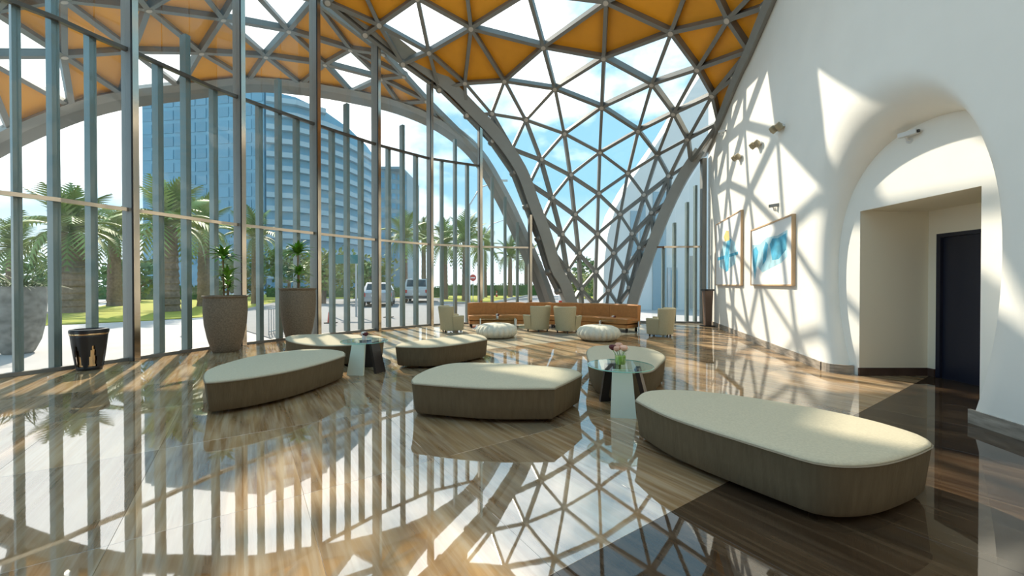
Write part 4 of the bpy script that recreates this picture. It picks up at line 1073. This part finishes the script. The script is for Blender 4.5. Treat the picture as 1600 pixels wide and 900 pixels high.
def palm(px, Y, top_py, label, nf=26, s=1.0, tr=0.22, group='palm trees beyond the glass wall', skirt=True):
    top = P(px, top_py, Y); h = max(2.0, top.z-1.3*s)
    root = thing('palm_tree', label, 'tree', (top.x, Y, -0.095), group=group)
    h += 0.14
    prof = []; n = 12
    for k in range(n+1):
        z = h*k/n; r = tr*(1.15-0.3*k/n); prof += [(r*1.06, z), (r*0.93, min(h, z+h/n*0.8))]
    MB().lathe(prof, 9).build('trunk', 'trunk', root, smooth=True)
    for k in range(nf):
        a = k*2.39996+random.uniform(-.15, .15); f = k/nf; el = 1.25-1.75*f+random.uniform(-.1, .1)
        m = Matrix.Translation((0, 0, h)) @ Matrix.Rotation(a, 4, 'Z') @ Matrix.Rotation(-el, 4, 'Y') @ Matrix.Scale(s*random.uniform(0.85, 1.1), 4)
        link('frond', FR[min(2, int(f*3))], root, mw=m)
palm(22, 24, 360, 'bushy palm seen past the big grey planter', 24, 1.0, 0.35)
palm(112, 23, 322, 'broad leafy palm between the two fins left of the bin', 34, 1.25, 0.55)
palm(178, 30, 345, 'palm standing behind the waste bin, left of the thick mullion', 24, 1.1, 0.4)
palm(262, 24, 312, 'broad palm just right of the thick mullion, in front of the tower', 34, 1.3, 0.5)
palm(318, 30, 330, 'palm behind the nearer planter, in front of the tower', 26, 1.2, 0.4)
palm(632, 40, 350, 'tall date palm above the white car', 26, 1.2, 0.3)
palm(662, 53, 354, 'date palm just behind the white car, half hidden by a mullion', 24, 1.2, 0.3)
palm(695, 44, 362, 'date palm on the lawn island nearest the white car', 26, 1.25, 0.3)
palm(727, 40, 352, 'tallest date palm on the lawn island', 28, 1.35, 0.32)
palm(757, 51, 372, 'date palm at the far end of the lawn island', 24, 1.3, 0.3)
palm(797, 52, 384, 'small palm left of the lattice leg', 22, 1.25, 0.28)
palm(822, 60, 390, 'far palm touching the left rib of the lattice leg', 20, 1.3, 0.28)
palm(400, 34, 345, 'palm between the two planters', 24, 1.2, 0.35)
def leaf_tree(px, Y, top_py, rad, label, mt='crown', n=900, flat=0.8):
    top = P(px, top_py, Y); cz = top.z-rad*flat
    root = thing('leafy_tree', label, 'tree', (top.x, Y, -0.095), group='leafy trees beyond the glass wall')
    MB().tube([(0, 0, 0), (0.1, 0, cz*0.5), (0, 0.1, cz+0.14)], 0.16, 7, radii=[0.22, 0.16, 0.08]).build('trunk', 'trunk', root, smooth=True)
    for k in range(3):
        a = k*2.1+px; MB().tube([(0, 0, cz*0.55), (math.cos(a)*rad*0.5, math.sin(a)*rad*0.5, cz+0.2)], 0.06, 5).build('branch', 'trunk', root)
    mb = MB(); rnd = random.Random(int(px))
    lobes = [(rnd.uniform(-.5, .5)*rad, rnd.uniform(-.5, .5)*rad, rnd.uniform(-.4, .4)*rad*flat, rnd.uniform(.45, .7)*rad) for _ in range(7)]
    for k in range(n):
        lx, ly, lz, lr = lobes[k % 7]; d = Vector((rnd.gauss(0, 1), rnd.gauss(0, 1), rnd.gauss(0, 1))).normalized()*lr*rnd.uniform(0.6, 1.05)
        c = Vector((lx, ly, cz+lz+0.14))+Vector((d.x, d.y, d.z*flat)); u = Vector((rnd.gauss(0, 1), rnd.gauss(0, 1), rnd.gauss(0, 1))).normalized(); v = u.orthogonal().normalized(); s = rad*0.075
        q = len(mb.v); mb.v += [tuple(c-u*s), tuple(c+v*s*0.7), tuple(c+u*s), tuple(c-v*s*0.7)]; mb.f.append([q, q+1, q+2, q+3])
    mb.build('crown', mt, root, fix=False)
leaf_tree(505, 34, 385, 2.6, 'yellow green tree behind the silver car', 'crown_yellow')
leaf_tree(575, 40, 392, 3.0, 'yellow green tree between the two cars', 'crown_yellow')
leaf_tree(450, 42, 380, 3.2, 'green tree behind the second planter')
leaf_tree(940, 62, 378, 5.5, 'dense green tree seen through the middle of the lattice leg', 'crown', 1500, 1.0)
leaf_tree(905, 48, 425, 2.2, 'light green shrubby tree low in the lattice leg', 'crown_yellow')
leaf_tree(60, 36, 395, 3.2, 'green tree behind the big grey planter')
leaf_tree(215, 38, 395, 3.0, 'green tree behind the thick mullion')
leaf_tree(375, 44, 392, 3.4, 'green tree behind the nearer planter')
leaf_tree(1022, 30, 435, 1.4, 'narrow green shrub right of the lattice leg', 'crown')
def hedge(pxa, pxb, Y, h, label, seed=1):
    a, b = P(pxa, 445, Y), P(pxb, 445, Y); rnd = random.Random(seed); mb = MB(); n = int((b.x-a.x)*70)
    o = Vector(((a.x+b.x)/2, Y, -0.095)); L = b.x-a.x
    mb.rings([[(-L/2, -.5, 0), (L/2, -.5, 0), (L/2, .5, 0), (-L/2, .5, 0)], [(-L/2, -.5, h*0.85), (L/2, -.5, h*0.85), (L/2, .5, h*0.85), (-L/2, .5, h*0.85)]])
    for k in range(n):
        c = Vector((rnd.uniform(-L/2, L/2), rnd.uniform(-.7, .3), rnd.uniform(0.05, h))); u = Vector((rnd.gauss(0, 1), rnd.gauss(0, 1), rnd.gauss(0, 1))).normalized(); v = u.orthogonal().normalized(); s = 0.14
        q = len(mb.v); mb.v += [tuple(c-u*s), tuple(c+v*s*0.7), tuple(c+u*s), tuple(c-v*s*0.7)]; mb.f.append([q, q+1, q+2, q+3])
    ob = mb.build('hedge', 'hedge', loc=o, fix=False); tag(ob, label, 'hedge', kind='stuff')
hedge(60, 345, 44, 1.6, 'low clipped hedge behind the lawn strip', 2)
hedge(420, 700, 52, 1.4, 'low hedge running behind the parked cars', 3)
hedge(690, 860, 60, 1.8, 'dark green hedge behind the lawn island', 4)
hedge(890, 1010, 56, 1.8, 'green hedge seen low through the lattice leg', 5)

# ---- towers
def tower():
    Y = 92.0
    a, b, c = P(222, 152, Y), P(412, 152, Y-4), P(548, 260, Y+26)
    H = a.z
    root = thing('hotel_tower', 'big blue glass hotel tower with curved balconies', 'building', (b.x, b.y, -0.14))
    o = Vector((b.x, b.y, 0))
    def q(p): return Vector((p.x-o.x, p.y-o.y, 0))
    A, B = q(a), q(b)
    n = 15
    MB().prism([A, B, B+Vector((4, 22, 0)), A+Vector((0, 22, 0))], (0, 0, H)).build('main_block', 'tower_glass', root)
    # curved balcony wing falling away to the right
    CP = [B+Vector((0.4, 0.1, 0)), B+Vector((6, 2.0, 0)), B+Vector((10.5, 6.5, 0)), B+Vector((13.6, 12.5, 0)), B+Vector((15.4, 19.5, 0)), B+Vector((16.0, 26, 0))]
    hts = [H, H-0.8, H-2.0, H-3.6, H-5.4, H-7.2]
    rg = []
    for p, h in zip(CP, hts): rg.append([p, p+Vector((-6, 12, 0)), p+Vector((-6, 12, h)), p+Vector((0, 0, h))])
    MB().rings(rg).build('curved_wing', 'tower_glass', root, smooth=True)
    fl = H/n
    for k in range(1, n):
        z = fl*k; mb = MB(); r = []
        for p, h in zip(CP, hts):
            if z+0.6 > h: break
            out = Vector((0.8, -1.2, 0)); r.append([p, p+out, p+out+Vector((0, 0, 1.1)), p+Vector((0, 0, 1.1))])
        if len(r) > 1: mb.rings([[v+Vector((0, 0, z)) for v in rr] for rr in r]); mb.build('balcony', 'tower_band', root)
    t = (B-A); nx = 11; wn = t.length/nx; t.normalize(); nm = Vector((t.y, -t.x, 0))
    wm = MB().box((-wn*0.42, -0.12, -fl*0.36), (wn*0.42, 0.12, fl*0.36)).mesh('window', 'tower_pane')
    ang = math.atan2(t.y, t.x)
    for i in range(nx):
        for k in range(2, n):
            p = A+t*(wn*(i+0.5))+nm*0.02+Vector((0, 0, fl*(k+0.5)))
            link('window', wm, root, mw=Matrix.Translation(p) @ Matrix.Rotation(ang, 4, 'Z'))
    MB().prism([A+Vector((0.5, 1, H)), B+Vector((-0.5, 1, H)), B+Vector((2, 18, H)), A+Vector((1, 18, H))], (0, 0, 1.2)).build('parapet', 'tower_band', root)
tower()
def tower2(px0, px1, py, Y, depth, label, nx, n, name='office_block'):
    a, b = P(px0, py, Y), P(px1, py+6, Y+6); H = a.z
    root = thing(name, label, 'building', (a.x, a.y, -0.14)); B = Vector((b.x-a.x, b.y-a.y, 0)); A = Vector((0, 0, 0))
    MB().prism([A, B, B+Vector((0, depth, 0)), A+Vector((0, depth, 0))], (0, 0, H)).build('main_block', 'tower_back', root)
    t = B.normalized(); ang = math.atan2(t.y, t.x); wn = B.length/nx; fl = H/n
    wm = MB().box((-wn*0.3, -0.15, -fl*0.28), (wn*0.3, 0.15, fl*0.28)).mesh('window', 'tower_pane')
    for i in range(nx):
        for k in range(3, n): link('window', wm, root, mw=Matrix.Translation(t*(wn*(i+.5))+Vector((0, 0, fl*(k+.45)))) @ Matrix.Rotation(ang, 4, 'Z'))
    MB().box((0.3, 1, H), (B.x-0.3, depth-1, H+0.8)).build('parapet', 'tower_back', root)
tower2(551, 582, 246, 128, 18, 'grey teal block right beside the hotel tower', 4, 13)
tower2(584, 636, 262, 134, 18, 'lower grey teal block with rows of windows, farther right of the hotel tower', 6, 12)

# ---- pale exterior building to the right of the leg
def pale_building():
    Y = 26.0
    sil = [(1160, 20), (1112, 92), (1080, 140), (1050, 190), (1012, 245), (984, 285), (962, 325), (950, 365), (944, 410), (942, 448)]
    pts = [P(a, b, Y) for a, b in sil]; o = Vector((pts[-1].x, Y, 0))
    poly = [p-o for p in pts]; poly[-1] = Vector((0, 0, -0.14)); poly += [Vector((18, 0, -0.14)), Vector((18, 0, poly[0].z))]
    root = thing('pale_building', 'pale sweeping building outside to the right of the lattice leg', 'building', o)
    MB().prism(poly, (0, 3.0, 0)).build('facade', 'far_white', root)
    def panel(px0, px1, py0, py1, name, mt, d=0.08):
        a, b = P(px0, py0, Y)-o, P(px1, py1, Y)-o; MB().box((a.x, -d, max(-0.14, b.z)), (b.x, 0.02, a.z)).build(name, mt, root)
    panel(1043, 1047, 418, 480, 'door_frame', 'pole'); panel(1047, 1058, 418, 422, 'door_frame', 'pole')
    panel(1047, 1058, 422, 480, 'window', 'tower_band'); panel(1078, 1082, 400, 482, 'pilaster', 'kerb'); panel(1020, 1040, 300, 484, 'window', 'tower_band')
    panel(985, 996, 330, 400, 'window', 'tower_band'); panel(1000, 1008, 320, 420, 'window', 'tower_band')
pale_building()

# ---- cars
def car(px, py, rz, mt, label, suv=False):
    p = PZ(px, py, -0.11); root = thing('car', label, 'car', (p.x, p.y+2.2, -0.11), R(rz)); root.scale = (1.25, 1.25, 1.25)
    L, W = (4.5, 1.86) if suv else (4.5, 1.78)
    hb, hr = (1.02, 1.72) if suv else (0.90, 1.44)
    # local: rear at -y. side profile in (y,z)
    low = [(-L/2, 0.45), (-L/2+0.02, hb-0.08), (-L/2+0.10, hb), (L/2-1.1, hb), (L/2-0.15, hb-0.22), (L/2, 0.62), (L/2-0.03, 0.32), (-L/2+0.05, 0.30)]
    sec = []
    for x, k in ((-W/2, 0.97), (-W/2+0.06, 1.0), (W/2-0.06, 1.0), (W/2, 0.97)): sec.append([(x, y*k, 0.3+(z-0.3)*k) for y, z in low])
    MB().rings(sec).build('body', mt, root, smooth=True)
    if suv: cab = [(-L/2+0.06, hb), (-L/2+0.28, hr-0.04), (-L/2+0.5, hr), (0.4, hr), (1.25, hb)]
    else: cab = [(-L/2+0.75, hb), (-L/2+1.30, hr-0.06), (-L/2+1.6, hr), (0.35, hr), (1.25, hb)]
    sec = []
    for x, f in ((-W/2+0.05, 0), (-W/2+0.22, 1), (W/2-0.22, 1), (W/2-0.05, 0)):
        sec.append([(x, y, z if f else hb+(z-hb)*0.10) for y, z in cab])
    MB().rings(sec).build('cabin', mt, root, smooth=True)
    # rear window, side windows
    y0, z0 = cab[0]; y1, z1 = cab[1]; e = Vector((0, -(z1-z0), (y1-y0))).normalized()*0.012
    f0, f1 = 0.22, 0.92
    def rp(x, f): return Vector((x, y0+(y1-y0)*f, z0+(z1-z0)*f))-Vector((0, 0.012, -0.006))
    MB().prism([rp(-W/2+0.26, f0), rp(W/2-0.26, f0), rp(W/2-0.30, f1), rp(-W/2+0.30, f1)], (0, -0.012, 0.008)).build('rear_window', 'car_glass', root)
    for s in (-1, 1):
        MB().prism([(s*(W/2-0.05), cab[0][0]+0.45, hb+0.06), (s*(W/2-0.05), cab[4][0]-0.35, hb+0.06), (s*(W/2-0.21), cab[3][0]+0.05, hr-0.10), (s*(W/2-0.21), cab[2][0]+0.1, hr-0.10)], (s*0.02, 0, 0)).build('side_window', 'car_glass', root)
        MB().box((s*(W/2-0.30) if s > 0 else -W/2+0.02, -L/2-0.02, hb-0.30), (W/2-0.02 if s > 0 else -W/2+0.30, -L/2+0.05, hb-0.08)).build('tail_light', 'red', root)
    MB().box((-W/2+0.05, -L/2-0.05, 0.34), (W/2-0.05, -L/2+0.05, 0.52)).build('rear_bumper', 'car_glass' if suv else mt, root)
    MB().box((-0.26, -L/2-0.03, 0.60), (0.26, -L/2+0.02, 0.72)).build('number_plate', 'white_paint', root)
    wm = MB().lathe([(0.20, -0.10), (0.33, -0.09), (0.34, -0.02), (0.34, 0.06), (0.32, 0.10), (0.20, 0.11)], 20).mesh('wheel', 'tyre', True)
    hm = MB().lathe([(0.20, -0.112), (0.05, -0.118)], 14).mesh('hubcap', 'pole', True)
    for sx in (-1, 1):
        for yy in (-L/2+0.85, L/2-0.85):
            w = link('wheel', wm, root, mw=Matrix.Translation((sx*(W/2-0.10), yy, 0.34)) @ Matrix.Rotation(R(90)*(-sx), 4, 'Y'))
            link('hubcap', hm, w, mw=Matrix.Rotation(math.pi, 4, 'X') if False else Matrix.Identity(4))
    if suv: MB().box((-W/2+0.3, -0.9, hr), (-W/2+0.34, 0.5, hr+0.05)).box((W/2-0.34, -0.9, hr), (W/2-0.3, 0.5, hr+0.05)).build('roof_rails', 'car_glass', root)
car(577, 479, 14, 'car_silver', 'silver sedan parked on the drive, seen from behind')
car(646, 473, 8, 'car_white', 'white utility car parked on the drive, seen from behind', True)

# ---- street furniture
def cone(px, py, label, h=0.75, tall=False):
    p = PZ(px, py, -0.11); root = thing('traffic_cone', label, 'cone', (p.x, p.y, -0.11))
    MB().box((-0.2, -0.2, 0), (0.2, 0.2, 0.04)).build('base', 'tyre', root)
    def r(z): return 0.14-0.105*z/h
    zs = [0.04, h*0.45, h*0.62, h]
    for i, mt in enumerate(('red', 'white_paint', 'red')):
        MB().lathe([(r(zs[i]), zs[i]), (r(zs[i+1]), zs[i+1])], 14, capb=False, capt=(i == 2)).build('sleeve' if i != 1 else 'reflective_band', mt, root, smooth=True)
cone(517, 505, 'tall red and white traffic cone on the forecourt beside the second planter', 1.05)
cone(607, 496, 'red and white traffic cone behind the silver car', 0.9)
cone(848, 471, 'red and white traffic cone behind the sofa near the lattice leg', 0.8)
cone(776, 464, 'small traffic cone on the far drive', 0.8)
def street_lamp(px, Y, top_py, arm, label):
    p = P(px, top_py, Y); root = thing('street_lamp', label, 'lamp', (p.x, Y, -0.14))
    h = p.z+0.14
    MB().tube([(0, 0, 0), (0, 0, h*0.55), (0.03, 0, h*0.8), (arm*0.35, 0, h*0.94), (arm, 0, h)], 0.07, 8, radii=[0.11, 0.09, 0.07, 0.055, 0.04]).build('pole', 'pole', root, smooth=True)
    MB().box((arm-0.1, -0.14, h-0.06), (arm+0.7, 0.14, h+0.06)).build('lamp_head', 'pole', root)
street_lamp(733, 34, 282, 2.6, 'taller street lamp with a long bent arm left of the lattice leg')
street_lamp(755, 46, 343, 2.6, 'lower street lamp with a bent arm farther off')
def round_sign(px, py, Y, label):
    p = P(px, py, Y); root = thing('road_sign', label, 'sign', (p.x, Y, -0.14)); h = p.z+0.14
    MB().tube([(0, 0.03, 0), (0, 0.03, h+0.2)], 0.03, 8).build('post', 'pole', root)
    MB().lathe([(0.30, -0.012), (0.30, 0.012)], 24).build('disc', 'red', root).matrix_local = Matrix.Translation((0, 0, h)) @ Matrix.Rotation(R(90), 4, 'X')
    MB().box((-0.2, -0.02, h-0.05), (0.2, -0.012, h+0.05)).build('white_bar', 'white_paint', root)
round_sign(739, 434, 36, 'round red road sign on a post between the date palms')
def chevron():
    Y = 24; p = P(877, 430, Y); root = thing('barrier_post', 'red and white striped barrier post seen through the lattice leg', 'post', (p.x, Y, -0.14))
    z = 0; top = P(877, 416, Y).z+0.14; n = 8
    for i in range(n): MB().box((-0.14, -0.06, top*i/n), (0.14, 0.06, top*(i+1)/n)).build('stripe_block', 'red' if i % 2 else 'white_paint', root)
chevron()
def hand_rail():
    p = PZ(293, 519, -0.14); root = thing('steel_post', 'bent stainless post on the forecourt left of the nearer planter', 'post', (p.x, p.y, -0.14))
    MB().tube([(0, 0, 0), (0, 0, 1.15), (0.03, 0, 1.25), (0.14, 0, 1.38)], 0.035, 10).build('post', 'pole', root, smooth=True)
    MB().lathe([(0.09, 0), (0.09, 0.015)], 16).build('base_plate', 'pole', root)
hand_rail()
def board():
    Y = 20.0; p = P(537, 405, Y); root = thing('direction_board', 'dark teal blank board on posts behind the second planter', 'sign', (p.x, Y, -0.14)); z = p.z+0.14
    MB().box((-0.75, -0.04, z-0.22), (0.75, 0.04, z+0.22)).build('board', 'teal_sign', root)
    for x in (-0.6, 0.6): MB().box((x-0.04, 0.04, 0), (x+0.04, 0.1, z+0.2)).build('post', 'pole', root)
board()
def railing():
    a, b = PZ(420, 524, -0.14), PZ(438, 520, -0.14); root = thing('bar_fence', 'short grey bar fence outside beside the second planter', 'fence', a); v = b-a
    v = Vector((v.x, v.y, 0)); v = v.normalized()*1.6
    for z in (0.12, 0.85): MB().tube([(0, 0, z), (v.x, v.y, z)], 0.02, 6).build('rail', 'pole', root)
    bm_ = MB().tube([(0, 0, 0), (0, 0, 0.87)], 0.014, 6).mesh('bar', 'pole')
    for k in range(12): link('bar', bm_, root, loc=v*(k/11))
railing()
